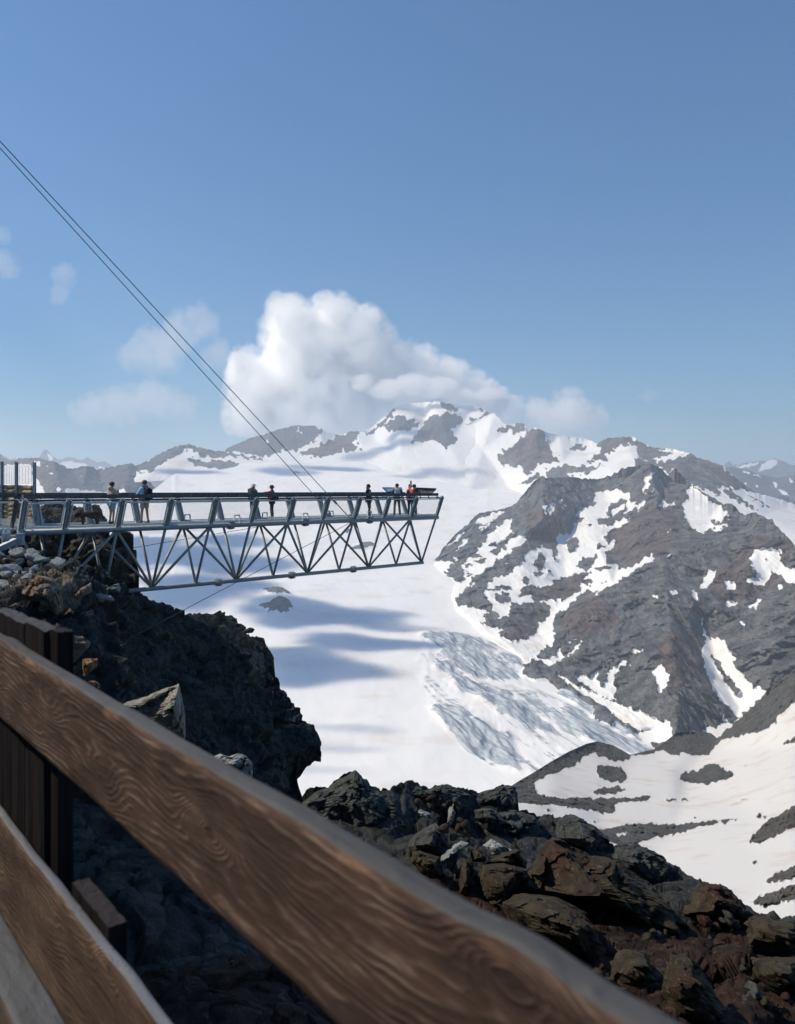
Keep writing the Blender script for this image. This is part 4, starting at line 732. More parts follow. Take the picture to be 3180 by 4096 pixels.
# deck: cross beams and long slats
q = MB()
for k in range(14):
    w = .16 + k * (WB - .32) / 13; q.bar(bp(-.3, w, DZ - .02), bp(LB, w, DZ - .02), .12, .035)
bb(q, 'deck', m_deck)
for i, s_ in enumerate(SP):
    q = MB(); q.bar(bp(s_, .08, DZ - .1), bp(s_, WB - .08, DZ - .1), .08, .12); bb(q, 'cross_beam', m_steel)
q = MB(); q.bar(bp(0, .09, DZ - .03), bp(LB, .09, DZ - .03), .05, .1); q.bar(bp(0, WB - .09, DZ - .03), bp(LB, WB - .09, DZ - .03), .05, .1); bb(q, 'deck_edge', m_galv)
# leaning posts, mesh panels, handrails
LEAN = .46; PZ0, PZ1 = -1.44, -.325
def wp(z, side): 
    t = (z - PZ0) / (PZ1 - PZ0) * LEAN
    return -t if side == 0 else WB + t
for side in (0, 1):
    sg = -1 if side == 0 else 1
    for i, s_ in enumerate(SP):
        q = MB(); a = bp(s_, wp(PZ0, side), PZ0); b = bp(s_, wp(PZ1, side), PZ1); ax = (b - a).normalized(); o1 = DV.cross(ax)
        q.tube([a, b + ax * .02], .052, 10)
        q.box((a + b) / 2 + ax * .0 + DV * .085, DV * .018, o1 * .11, ax * ((b - a).length * .94)); q.box((a + b) / 2 - DV * .085, DV * .018, o1 * .11, ax * ((b - a).length * .94))
        q.box((a + b) / 2, DV * .16, o1 * .014, ax * ((b - a).length * .9))
        po = bb(q, 'post', m_steel)
        q = MB(); rw = (-.16 if side == 0 else WB + .16); zt = -.32 if side == 0 else -.26
        q.tube([b - ax * .09, bp(s_ + .1, (rw + wp(-.4, side)) / 2, -.43), bp(s_ + .16, rw, zt)], .018, 8); q.tube([b - ax * .09, bp(s_ - .1, (rw + wp(-.4, side)) / 2, -.43), bp(s_ - .16, rw, zt)], .018, 8)
        q.box(bp(s_, rw, zt - .006), DV * .42, NV * .1, (0, 0, .012)); bb(q, 'bracket', m_galv)
    for i in range(11):
        s0, s1 = SP[i] + .15, SP[i + 1] - .15; z0, z1 = -1.33, -.47
        C4 = [bp(s0, wp(z0, side) + sg * .03, z0), bp(s1, wp(z0, side) + sg * .03, z0), bp(s1, wp(z1, side) + sg * .03, z1), bp(s0, wp(z1, side) + sg * .03, z1)]
        q = MB()
        for k in range(4): q.tube([C4[k], C4[(k + 1) % 4]], .03, 8)
        for k in (0, 1): 
            m_ = C4[k * 2].lerp(C4[k * 2 + 1], .5); q.box(m_, DV * .06, NV * .07, (0, 0, .07))
        up = (C4[3] - C4[0]).normalized()
        for k in (0, 3): q.tube([C4[k] - DV * .09 + up * (.1 if k == 0 else -.1), C4[k] + DV * .03 + up * (.1 if k == 0 else -.1)], .016, 6)
        for k in (1, 2): q.tube([C4[k] + DV * .09 + up * (.1 if k == 1 else -.1), C4[k] - DV * .03 + up * (.1 if k == 1 else -.1)], .016, 6)
        fr_ = bb(q, 'panel_frame', m_galv, smooth=False)
        q = MB(); Wd = s1 - s0; Hh = (C4[3] - C4[0]).length; st = .075
        k = -int(Hh * 1.6 / st) - 1
        def at2(u, v): return C4[0] + DV * u + up * v
        while k * st < Wd + Hh * 1.6:
            for dr in (1, -1):
                # line u = k*st + 1.6 v (or mirrored)
                u0 = k * st if dr == 1 else Wd - k * st
                v0, v1 = 0, Hh
                if dr == 1:
                    v0 = max(0, -u0 / 1.6); v1 = min(Hh, (Wd - u0) / 1.6)
                else:
                    v0 = max(0, (u0 - Wd) / 1.6); v1 = min(Hh, u0 / 1.6)
                if v1 - v0 > .02: q.tube([at2(u0 + dr * 1.6 * v0, v0), at2(u0 + dr * 1.6 * v1, v1)], .001, 3, False)
            k += 1
        n_ = q.build('netting', m_net, fr_)
    # timber handrail
    q = MB(); rw = (-.16 if side == 0 else WB + .16); zt = -.155 if side == 0 else -.1
    for k in range(5):
        a = .02 + k * (LB - .1) / 5; b = .02 + (k + 1) * (LB - .1) / 5 - .008
        q.bar(bp(a, rw, zt - .078), bp(b, rw, zt - .078), .15, .155)
    bb(q, 'handrail', m_rail)
    q = MB(); q.tube([bp(.1, wp(-.37, side) - sg * .14, -.38), bp(LB - .1, wp(-.37, side) - sg * .14, -.38)], .022, 8); bb(q, 'inner_rail', m_cable)
# end guard
q = MB()
a, b = bp(LB, wp(-.4, 0), -.42), bp(LB, wp(-.4, 1), -.42); a0, b0 = bp(LB, -.02, -1.33), bp(LB, WB + .02, -1.33)
for u, v in ((a, b), (b, b0), (b0, a0), (a0, a)): q.tube([u, v], .022, 8)
fr_ = bb(q, 'end_frame', m_galv)
q = MB()
for k in range(44):
    t_ = k / 43; q.tube([a0.lerp(b0, t_), a.lerp(b, t_)], .002, 3, False)
for k in range(16):
    t_ = k / 15; q.tube([a0.lerp(a, t_), b0.lerp(b, t_)], .002, 3, False)
q.build('netting', m_net, fr_)
# cable anchors on the deck
for w, e in ((.12, .718), (WB - .12, .728)):
    q = MB(); c_ = bp(e * LB, w, DZ)
    for d_ in (-.06, .06):
        v = [c_ + NV * d_ + DV * -.28, c_ + NV * d_ + DV * .22, c_ + NV * d_ + DV * .02 + Vector((0, 0, .2)), c_ + NV * d_ + DV * -.2 + Vector((0, 0, .16))]
        v += [k + NV * .025 for k in v]; q.add(v, [(0, 1, 2, 3), (4, 7, 6, 5), (0, 4, 5, 1), (1, 5, 6, 2), (2, 6, 7, 3), (3, 7, 4, 0)])
    bb(q, 'cable_anchor', m_steel)
# stay cables and guys
def cable(a, b, r, label, name='stay_cable', rod=None, sag=0.0):
    root = tag(empty(name, b), label, 'steel cable', 'steel cables holding the bridge')
    a, b = Vector(a), Vector(b); q = MB()
    q.tube([a.lerp(b, k / 12) - Vector((0, 0, sag * 4 * (k / 12) * (1 - k / 12))) - b for k in range(13)], r, 8); q.build('wire_rope', m_cable, root, True)
    if rod:
        d = (a - b).normalized(); q = MB(); L1, L2 = rod
        q.tube([Vector(), d * L1], r * 1.6, 10); q.tube([d * L1, d * (L1 + .3)], r * 3.2, 10); q.tube([d * (L1 + .3), d * L2], r * 1.9, 10); q.build('turnbuckle', m_steel, root)
    return root
def ext(a, b, k): return Vector(b) + (Vector(a) - Vector(b)) * k
n0 = bp(.705 * LB, .12, -1.22); f0 = bp(.735 * LB, WB - .12, -1.22)
t0_ = P(0, 565, 28.3 + 16 * -.03); t1_ = P(0, 592, 29.83 + 16 * .004)
cable(ext(t0_, n0, 1.7), n0, .017, 'upper of the two long dark cables slanting down to the deck from the upper left', rod=(.9, 1.7))
cable(ext(t1_, f0, 1.7), f0, .017, 'lower of the two long dark cables slanting down to the deck from the upper left', rod=(.9, 1.7))
cable(bp(.712 * LB, -.1, -1.56), P(372, 2630, 22.3), .012, 'thin guy cable running from the bridge down to the shaded cliff', name='guy_cable')
cable(bp(.60 * LB, WB, -1.6), P(385, 2216, 34.5), .012, 'thin guy cable under the deck running to the rock behind the bridge', name='guy_cable')
# ------------------------------------------------------------------ information boards
m_black = plain('black_frame', (.018, .02, .024), .35, 0, 5, .2, .5)
t = NT('panorama_print'); w_ = t.noise(3.0, 6, .6, stretch=(1, 1, 3)); m_print = t.done(t.ramp(w_, [(.35, (.03, .07, .14)), (.5, (.12, .25, .38)), (.58, (.3, .38, .42)), (.7, (.05, .08, .1))]), .25)
def board(c4, label, th=.06):
    c4 = [P(*q) for q in c4]; n = (c4[1] - c4[0]).cross(c4[3] - c4[0]).normalized()
    if n.z < 0: n = -n
    root = tag(empty('info_board', sum(c4, Vector()) / 4), label, 'info board', 'information boards at the end of the bridge'); L = root.location
    q = MB(); v = [k - L for k in c4] + [k - L - n * th for k in c4]; q.add(v, [(0, 1, 2, 3), (7, 6, 5, 4), (0, 4, 5, 1), (1, 5, 6, 2), (2, 6, 7, 3), (3, 7, 4, 0)]); q.build('frame', m_black, root)
    cc = sum(c4, Vector()) / 4; q = MB(); v = [cc.lerp(k, .9) + n * .004 - L for k in c4]; q.add(v, [(0, 1, 2, 3)]); q.build('printed_panel', m_print, root)
    q = MB()
    for k in (.25, .6):
        a = c4[0].lerp(c4[1], k) - n * (th + .012) - L; b = c4[3].lerp(c4[2], k) - n * (th + .012) - L; q.bar(a.lerp(b, .2), a.lerp(b, .8), .05, .02, up=n)
    q.build('bracket', m_galv, root)
    q = MB()
    for k in (.2, .75):
        a = c4[3].lerp(c4[2], k) - L; q.tube([a - n * .05, a - n * .05 - Vector((0, 0, .3))], .025, 8)
    q.build('leg', m_black, root); return root
board([(1530, 1948.5, 43.9), (1607, 1949, 44.9), (1611, 1963, 44.0), (1549, 1967.5, 43.0)], 'black framed panorama board left of the visitor with the silver backpack')
board([(1664, 1949.5, 42.7), (1745, 1953, 43.6), (1728, 1971, 44.4), (1669, 1971, 43.6)], 'black panorama board at the outer end of the bridge, seen from below')
# ------------------------------------------------------------------ abutment, log wall, safety fence at the left
ab = tag(empty('bridge_abutment', P(40, 2160, 28)), 'pale grey steel bearing frame where the bridge meets the rocks', 'bearing frame')
def ap(x, y, Y): return P(x, y, Y) - ab.location
q = MB(); q.bar(ap(-120, 2128, 28.6), ap(66, 2122, 28.6), .9, .16); q.build('platform_edge', m_steel, ab)
q = MB(); q.box(ap(45, 2160, 27.9), (.55, .1, 0), (-.3, .5, 0), (0, 0, .34)); q.box(ap(80, 2157, 27.8), (.22, .04, 0), (-.05, .3, 0), (0, 0, .4)); q.box(ap(22, 2150, 27.7), (.05, 0, 0), (0, .5, 0), (0, 0, .3)); q.build('bearing_box', m_steel, ab)
q = MB(); q.bar(ap(-60, 2222, 26.9), ap(58, 2166, 27.6), .2, .2); q.build('diagonal_beam', m_steel, ab)
q = MB(); q.bar(ap(-60, 2211, 26.85), ap(60, 2154, 27.55), .3, .02); q.build('flange', m_galv, ab)
q = MB(); q.tube([ap(48, 2172, 27.8), ap(86, 2225, 27.2)], .1, 12); q.build('prop', m_steel, ab)
q = MB()
for x_ in (14, 30, 36): q.box(ap(x_, 2122, 27.7), (.05, 0, 0), (0, .06, 0), (0, 0, .22))
q.build('bolt_plate', m_galv, ab)
tl = NT('log_bark'); g_ = tl.noise(9, 6, .65, stretch=(.12, 1, 1)); m_log = tl.done(tl.ramp(g_, [(.3, (.15, .1, .06)), (.5, (.36, .27, .17)), (.7, (.5, .4, .27))]), .85, tl.bump(g_, .03, .8))
m_conc = plain('concrete', (.4, .39, .37), .9, 0, 3, .2)
YL = 31.2
def yl(x): return YL + (134 - x) * .0085
lw = tag(empty('log_wall', P(60, 2072, YL)), 'retaining wall of stacked brown logs at the left end of the bridge', 'log wall')
for row in range(8):
    for bay, (xa, xb) in enumerate(((-420, -60), (-58, 64), (72, 134))):
        y_ = 1946 + row * 17.6 + (3 if bay == 2 else 0); a = P(xa, y_ + (0 if bay else -6), yl(xa)); b = P(xb, y_ + 3, yl(xb)); q = MB(); n = 9
        q.tube([a.lerp(b, k / n) + Vector((0, 0, .012 * math.sin(k * 1.7 + row))) - lw.location for k in range(n + 1)], [.087 + .006 * math.sin(k * 2.3 + row * 2 + bay) for k in range(n + 1)], 12); q.build('log', m_log, lw, True)
cw = MB(); cd_ = (P(134, 2090, yl(134)) - P(-400, 2090, yl(-400))); cw.box(P(-130, 2098, yl(-130)), cd_ * 1.0, Vector((-cd_.y, cd_.x, 0)).normalized() * .5, (0, 0, .5)); tag(cw.build('concrete_footing', m_conc), 'pale concrete footing beneath the stacked logs', 'footing')
sf = tag(empty('safety_fence', P(70, 2075, YL - .2)), 'tall dark steel posts with fine netting above the log wall', 'safety fence')
for x_, yt_, yb_ in ((-56, 1845, 2070), (8, 1846, 2075), (66, 1848, 2085), (138, 1849, 2098)):
    a = P(x_, yb_, yl(x_) - .22) - sf.location; b = P(x_, yt_, yl(x_) - .22) - sf.location; q = MB(); c_ = (a + b) / 2; h_ = b.z - a.z
    q.box(c_, (.012, 0, 0), (0, .12, 0), (0, 0, h_)); q.box(c_ + Vector((0, .065, 0)), (.075, 0, 0), (0, .012, 0), (0, 0, h_)); q.box(c_ - Vector((0, .065, 0)), (.075, 0, 0), (0, .012, 0), (0, 0, h_)); q.build('post', m_steel, sf)
xs_ = [-56, 8, 66, 138]
for k in range(3):
    q = MB()
    for j in range(1, 6):
        x_ = xs_[k] + (xs_[k + 1] - xs_[k]) * j / 6; q.tube([P(x_, 1864, yl(x_) - .2) - sf.location, P(x_, 1934, yl(x_) - .2) - sf.location], .005, 4, False)
    for y_ in (1858, 1936):
        q.tube([P(xs_[k], y_, yl(xs_[k]) - .2) - sf.location, P((xs_[k] + xs_[k + 1]) / 2, y_ - 3, yl((xs_[k] + xs_[k + 1]) / 2) - .2) - sf.location, P(xs_[k + 1], y_, yl(xs_[k + 1]) - .2) - sf.location], .006, 4, False)
    for j in range(-14, 26):
        for sg in (1, -1):
            x0_, x1_ = xs_[k] + j * 5, xs_[k] + j * 5 + sg * 72
            def clip(x): return min(max(x, xs_[k]), xs_[k + 1])
            xa, xb = clip(x0_), clip(x1_)
            if abs(xa - xb) < 2: continue
            ya = 1860 + abs(xa - x0_); yb = 1860 + abs(xb - x0_)
            q.tube([P(xa, ya, yl(xa) - .2) - sf.location, P(xb, yb, yl(xb) - .2) - sf.location], .0016, 3, False)
    q.build('netting', m_net, sf)
q = MB(); q.bar(P(73, 1978, 30.5), P(45, 2118, 29.5), .09, .12, up=(0, 1, 0)); tag(q.build('timber_post', m_dark), 'dark leaning timber post at the left end of the bridge', 'timber post')
q = MB(); q.bar(P(64, 1980, 28.1), P(50, 2120, 28.6), .06, .05, up=(0, 1, 0)); q.bar(P(-120, 1984, 29.0), P(84, 1984, 28.6), .05, .12); tag(q.build('handrail_start', m_dark), 'dark timber handrail leading onto the bridge from the left edge', 'handrail')
q = MB(); q.bar(P(916, 2584, 36.4), P(944, 2678, 35.6), .16, .04, up=(0, 1, 0)); tag(q.build('loose_plank', m_galv), 'single grey plank leaning on the shaded cliff below the sunlit shoulder', 'plank')
# ------------------------------------------------------------------ people and the dog
def skin(name, nodes, edges, mat, parent, lv=1, root=0):
    me = bpy.data.meshes.new(name); me.from_pydata([n[0] for n in nodes], edges, []); o = bpy.data.objects.new('t', me); COL.objects.link(o)
    m = o.modifiers.new('s', 'SKIN'); m.use_smooth_shade = True
    for i, d in enumerate(me.skin_vertices[0].data):
        r = nodes[i][1]; d.radius = (r, r) if isinstance(r, (int, float)) else r
    me.skin_vertices[0].data[root].use_root = True
    sb = o.modifiers.new('u', 'SUBSURF'); sb.levels = lv; sb.render_levels = lv
    dg = bpy.context.evaluated_depsgraph_get(); dg.update(); r = bpy.data.meshes.new_from_object(o.evaluated_get(dg)); bpy.data.objects.remove(o)
    r.name = name; r.materials.clear(); r.materials.append(mat); r.polygons.foreach_set('use_smooth', np.ones(len(r.polygons), bool))
    q = bpy.data.objects.new(name, r); COL.objects.link(q); q.parent = parent; return q
def cloth(n, c, r=.85): return plain(n, c, r, 0, 30, .18)
m_skin = cloth('skin_tone', (.42, .25, .18), .6); m_shoe = cloth('boot_leather', (.06, .045, .04)); m_glass = cloth('sunglass_dark', (.01, .01, .012), .2)
def person(px, Yf, H, rz, label, pose=None, top=None, legs=None, hair=None, shorts=False, coat=False, hat=None, glasses=False, shoe=None, hood=False, pony=False):
    k = H / 1.75; x_ = (px - CX) / F * Yf
    r = tag(empty('person', (x_, Yf, DZ + .0), rz), label, 'person'); r.scale = (k, k, k)
    J = dict(pel=(0, 0, .96), bel=(0, 0, 1.1), ch=(0, .01, 1.3), nk=(0, -.01, 1.5), hd=(0, .015, 1.63), cr=(0, .0, 1.7), jw=(0, .045, 1.565),
             ls=(-.17, 0, 1.42), le=(-.23, -.02, 1.15), lh=(-.23, .06, .9), rs=(.17, 0, 1.42), re=(.23, -.02, 1.15), rh=(.23, .06, .9),
             lp=(-.09, 0, .92), lk=(-.1, .02, .5), la=(-.1, -.02, .1), rp=(.09, 0, .92), rk=(.1, .02, .5), ra=(.1, -.02, .1))
    J.update(pose or {})
    order = ['pel', 'bel', 'ch', 'nk', 'hd', 'cr', 'ls', 'le', 'lh', 'rs', 're', 'rh', 'lp', 'lk', 'la', 'rp', 'rk', 'ra', 'jw']
    rad = dict(pel=.13, bel=.12, ch=.135, nk=.055, hd=.085, cr=.072, ls=.062, le=.043, lh=.026, rs=.062, re=.043, rh=.026, lp=.088, lk=.055, la=.038, rp=.088, rk=.055, ra=.038, jw=.05)
    ix = {n: i for i, n in enumerate(order)}
    N = [(J[n], rad[n]) for n in order]
    Ed = [('pel', 'bel'), ('bel', 'ch'), ('ch', 'nk'), ('nk', 'hd'), ('hd', 'cr'), ('ch', 'ls'), ('ls', 'le'), ('le', 'lh'), ('ch', 'rs'), ('rs', 're'), ('re', 'rh'), ('pel', 'lp'), ('lp', 'lk'), ('lk', 'la'), ('pel', 'rp'), ('rp', 'rk'), ('rk', 'ra'), ('hd', 'jw')]
    E_ = [(ix[a], ix[b]) for a, b in Ed]
    # feet, hands with fingers
    for a, s_ in (('la', -1), ('ra', 1)):
        A_ = Vector(J[a]); i = len(N); N += [((A_ + Vector((0, .07, -.055)))[:], .032), ((A_ + Vector((s_ * .01, .17, -.07)))[:], .022)]; E_ += [(ix[a], i), (i, i + 1)]
    for h_, e_, s_ in (('lh', 'le', -1), ('rh', 're', 1)):
        Hh, El = Vector(J[h_]), Vector(J[e_]); d = (Hh - El).normalized(); sd = d.cross(Vector((0, 1, .2))).normalized(); i = len(N)
        N += [((Hh + d * .07)[:], .028)]; E_ += [(ix[h_], i)]
        for f_ in range(4):
            b = Hh + d * .085 + sd * (f_ - 1.5) * .018; j = len(N); L_ = (.065, .078, .074, .056)[f_]
            N += [((b + d * L_ * .5)[:], .0085), ((b + d * L_ + Vector((0, .012, 0)))[:], .007)]; E_ += [(i, j), (j, j + 1)]
        j = len(N); N += [((Hh + d * .05 + sd * .04 * s_)[:], .01), ((Hh + d * .09 + sd * .055 * s_)[:], .008)]; E_ += [(ix[h_], j), (j, j + 1)]
    # nose and ears grow out of the head
    hd = Vector(J['hd']); j = len(N); N += [((hd + Vector((0, .1, -.02)))[:], .016)]; E_ += [(ix['hd'], j)]
    skin('body', N, E_, m_skin, r)
    q = MB()
    for s_ in (-1, 1): q.ball(hd + Vector((s_ * .088, -.005, -.02)), (.014, .025, .035))
    q.ball(hd + Vector((0, .083, -.065)), (.028, .01, .008)); q.build('ears_and_mouth', m_skin, r, True)
    def sk(name, names, edges, grow, mat, ov=None):
        ov = ov or {}; nn = [(J[n], (rad[n] + grow) if n not in ov else ov[n]) for n in names]; return skin(name, nn, [(names.index(a), names.index(b)) for a, b in edges], mat, r)
    # jacket or shirt
    J['hem'] = tuple(Vector(J['pel']) + Vector((0, 0, -.3 if coat else -.06))); J['nb'] = tuple(Vector(J['nk']) + Vector((0, 0, -.05))); rad['hem'] = .19 if coat else .135; rad['nb'] = .07
    J['lw'] = tuple(Vector(J['le']).lerp(Vector(J['lh']), .9)); J['rw'] = tuple(Vector(J['re']).lerp(Vector(J['rh']), .9)); rad['lw'] = rad['rw'] = .036
    sk('jacket', ['bel', 'pel', 'hem', 'ch', 'nb', 'ls', 'le', 'lw', 'rs', 're', 'rw'], [('bel', 'pel'), ('pel', 'hem'), ('bel', 'ch'), ('ch', 'nb'), ('ch', 'ls'), ('ls', 'le'), ('le', 'lw'), ('ch', 'rs'), ('rs', 're'), ('re', 'rw')], .018, top, {'hem': (.2, .15)} if coat else {'hem': (.15, .12)})
    if hood:
        q = MB(); q.ball(Vector(J['nk']) + Vector((0, -.07, .0)), (.13, .08, .1)); q.build('hood', top, r, True)
    J['lb'] = tuple(Vector(J['lk']).lerp(Vector(J['la']), .95)); J['rb'] = tuple(Vector(J['rk']).lerp(Vector(J['ra']), .95)); J['lm'] = tuple(Vector(J['lp']).lerp(Vector(J['lk']), .8)); J['rm'] = tuple(Vector(J['rp']).lerp(Vector(J['rk']), .8)); rad['lm'] = rad['rm'] = .07; rad['lb'] = rad['rb'] = .055
    if shorts: sk('shorts', ['pel', 'lp', 'lm', 'rp', 'rm'], [('pel', 'lp'), ('lp', 'lm'), ('pel', 'rp'), ('rp', 'rm')], .018, legs, {'lm': .098, 'rm': .098})
    else: sk('trousers', ['pel', 'lp', 'lk', 'lb', 'rp', 'rk', 'rb'], [('pel', 'lp'), ('lp', 'lk'), ('lk', 'lb'), ('pel', 'rp'), ('rp', 'rk'), ('rk', 'rb')], .016, legs)
    for a in ('la', 'ra'):
        A_ = Vector(J[a]); q = MB(); q.tube([A_ + Vector((0, 0, .07)), A_ + Vector((0, 0, -.04))], [.05, .055], 10); q.ball(A_ + Vector((0, .07, -.045)), (.055, .14, .055), 12, 8); q.build('boot', shoe or m_shoe, r, True)
    if hair:
        q = MB(); q.ball(hd + Vector((0, -.02, .035)), (.104, .112, .1), 14, 10)
        if pony: q.ball(hd + Vector((0, -.09, -.07)), (.075, .06, .12), 10, 8)
        q.build('hair', hair, r, True)
    if hat:
        c_, wide = hat; q = MB(); q.tube([hd + Vector((0, 0, .03)), hd + Vector((0, 0, .12)), hd + Vector((0, 0, .15))], [.115, .1, .05], 16)
        if wide: q.tube([hd + Vector((0, 0, .035)), hd + Vector((0, 0, .048)), hd + Vector((0, 0, .06))], [.205, .19, .12], 18)
        else: q.ball(hd + Vector((0, .13, .05)), (.08, .08, .014))
        q.build('hat', c_, r, True)
    if glasses:
        q = MB()
        for s_ in (-1, 1): q.ball(hd + Vector((s_ * .036, .088, .0)), (.034, .018, .024))
        q.build('sunglasses', m_glass, r, True)
    return r
def backpack(rt, label, c1, c2=None, size=(.3, .18, .46), z=1.2, off=-.22):
    k = rt.scale[0]; b = empty('backpack', rt.location, rt.rotation_euler.z); b.scale = rt.scale; tag(b, label, 'backpack')
    q = MB(); q.ball((0, off, z), (size[0] / 2 * 1.1, size[1] / 2 * 1.2, size[2] / 2 * 1.12), 14, 10); q.box((0, off, z), (size[0] * .9, 0, 0), (0, size[1] * .85, 0), (0, 0, size[2] * .86)); q.build('bag_body', c1, b, False)
    q = MB(); q.box((0, off - size[1] * .55, z - size[2] * .18), (size[0] * .7, 0, 0), (0, .06, 0), (0, 0, size[2] * .4)); q.build('front_pocket', c2 or c1, b)
    for s_ in (-1, 1):
        q = MB(); q.tube([(s_ * .1, off + .08, z + size[2] * .42), (s_ * .115, -.02, 1.53), (s_ * .12, .13, 1.4), (s_ * .14, .12, 1.2), (s_ * .15, off + .08, z - size[2] * .35)], .022, 6); q.build('strap', c1, b)
    return b
beige = cloth('beige_coat', (.46, .37, .26)); blue = cloth('light_blue_shirt', (.32, .5, .72)); jean = cloth('pale_denim', (.26, .42, .58)); khaki = cloth('khaki', (.42, .37, .29)); blk = cloth('black_cloth', (.015, .016, .018)); navy = cloth('navy_cloth', (.03, .06, .12)); red = cloth('red_cloth', (.5, .05, .04)); coral = cloth('red_jacket', (.6, .07, .1)); terra = cloth('terracotta_cloth', (.42, .15, .1))
brown_h = cloth('brown_hair', (.1, .055, .03)); grey_h = cloth('grey_hair', (.12, .11, .1)); dark_h = cloth('dark_hair', (.02, .016, .014)); felt = cloth('brown_felt', (.07, .055, .045)); pale_hat = cloth('pale_hat_cloth', (.5, .55, .53)); teal = cloth('teal_cloth', (.04, .2, .25)); olive = cloth('olive_cloth', (.12, .12, .1)); gr = cloth('grey_cloth', (.13, .135, .15)); silver = cloth('silver_cloth', (.5, .52, .53), .4); brn = cloth('brown_cloth', (.12, .06, .03))
person(447, 32.3, 1.72, R(-35), 'woman in a beige hooded coat and blue shorts holding the dog lead', dict(rh=(.16, .2, 1.42), re=(.26, .06, 1.2), lh=(-.12, .22, 1.0), lk=(-.1, .03, .5), hd=(.01, .02, 1.63)), beige, jean, brown_h, shorts=True, coat=True, hood=True, shoe=cloth('tan_boot', (.2, .14, .08)))
p2 = person(578, 32.7, 1.8, R(62), 'grey haired man in a light blue shirt and khaki shorts', dict(lh=(-.3, .35, 1.02), le=(-.27, .1, 1.18), lk=(-.13, .0, .5), la=(-.16, 0, .1), rk=(.13, 0, .5), ra=(.16, -.04, .1)), blue, khaki, grey_h, shorts=True, glasses=True, shoe=gr)
backpack(p2, 'black and brown backpack on the man in the light blue shirt', blk, brn)
p3 = person(1013, 37.6, 1.66, R(-15), 'person in a teal jacket and pale wide brimmed hat seen from behind', dict(lh=(-.15, .25, 1.05)), teal, navy, None, hat=(pale_hat, True))
backpack(p3, 'grey green backpack on the person in the pale hat', olive, gr, (.34, .2, .5), 1.32)
p4 = person(1088, 39.4, 1.62, R(115), 'woman in a red jacket and brown brimmed hat stretching an arm along the rail', dict(ls=(-.17, .02, 1.42), le=(-.14, .28, 1.38), lh=(-.02, .55, 1.35), re=(.25, .05, 1.16), rh=(.08, .22, 1.08)), red, blk, brown_h, hat=(felt, True), glasses=True)
backpack(p4, 'dark backpack on the woman in the brown hat', blk, blk, (.28, .16, .42), 1.15)
person(1474, 41.9, 1.7, R(-115), 'woman dressed in black with sunglasses standing with hands in pockets', dict(lh=(-.2, .08, 1.0), rh=(.2, .08, 1.0), lk=(-.12, .02, .5), la=(-.2, -.12, .1), rk=(.08, .08, .5), ra=(.1, .14, .1)), blk, cloth('charcoal_cloth', (.04, .036, .034)), dark_h, glasses=True, pony=True)
p6 = person(1588, 43.0, 1.74, R(8), 'man in a navy jacket and grey trousers with his back to the camera', dict(lh=(-.16, .3, 1.1), rh=(.18, .3, 1.1), le=(-.29, .03, 1.18), re=(.29, .03, 1.18), lk=(-.13, .01, .5), la=(-.15, -.02, .1), rk=(.13, .02, .5), ra=(.16, -.02, .1)), navy, gr, cloth('auburn_hair', (.09, .05, .035)))
backpack(p6, 'silver and rust backpack on the man in the navy jacket', silver, silver, (.3, .18, .42), 1.25)
p7 = person(1641, 43.9, 1.72, R(-150), 'smiling woman in a bright red jacket beside the person in terracotta', dict(lk=(-.09, .04, .5)), coral, navy, dark_h, glasses=True, pony=True)
p8 = person(1657, 43.2, 1.68, R(20), 'person in a terracotta hooded jacket and navy cap raising a phone', dict(lh=(-.07, .32, 1.78), le=(-.14, .28, 1.52), ls=(-.17, .03, 1.43), rh=(.15, .25, 1.2)), terra, navy, dark_h, coat=True, hood=True, hat=(navy, False))
ph = p8.matrix_basis @ Vector((-.07, .36, 1.9)); q = MB(); q.box((0, 0, 0), (.08, 0, 0), (0, .01, 0), (0, 0, .16)); o_ = q.build('phone', blk); o_.location = ph; tag(o_, 'black phone held up above the navy cap', 'phone')
fur = cloth('brown_fur', (.02, .01, .008), .95)
dg_ = tag(empty('dog', ((360 - CX) / F * 31.7, 31.7, DZ), R(8)), 'shaggy dark brown dog standing on the bridge deck', 'dog')
n_ = [((-.28, 0, .43), .12), ((-.1, 0, .42), .115), ((.12, 0, .42), .13), ((.26, 0, .46), .11), ((-.4, 0, .44), .08), ((-.52, 0, .38), .085), ((-.63, 0, .33), .045), ((.4, 0, .42), .035), ((.46, 0, .34), .025),
      ((-.26, .09, .3), .06), ((-.27, .09, .14), .035), ((-.29, .09, .03), .04), ((-.26, -.09, .3), .06), ((-.25, -.09, .14), .035), ((-.27, -.09, .03), .04),
      ((.24, .09, .3), .075), ((.31, .09, .17), .035), ((.27, .09, .03), .038), ((.24, -.09, .3), .075), ((.29, -.09, .17), .035), ((.25, -.09, .03), .038)]
e_ = [(0, 1), (1, 2), (2, 3), (0, 4), (4, 5), (5, 6), (3, 7), (7, 8), (0, 9), (9, 10), (10, 11), (0, 12), (12, 13), (13, 14), (2, 15), (15, 16), (16, 17), (2, 18), (18, 19), (19, 20)]
db = skin('body', n_, e_, fur, dg_, 2, root=1)
co = np.array([v.co[:] for v in db.data.vertices]); nn_ = np.array([v.normal[:] for v in db.data.vertices]); co += nn_ * (.02 * fbm(co * 22, 3, 5))[:, None]; db.data.vertices.foreach_set('co', co.astype(np.float32).ravel())
for s_ in (-1, 1):
    q = MB(); q.ball((-.5, s_ * .08, .4), (.05, .02, .075)); q.build('ear', fur, dg_, True)
dn = dg_.matrix_basis @ Vector((-.4, 0, .54)); hn = Vector(((447 - CX) / F * 32.3 + .06, 32.1, DZ + 1.0))
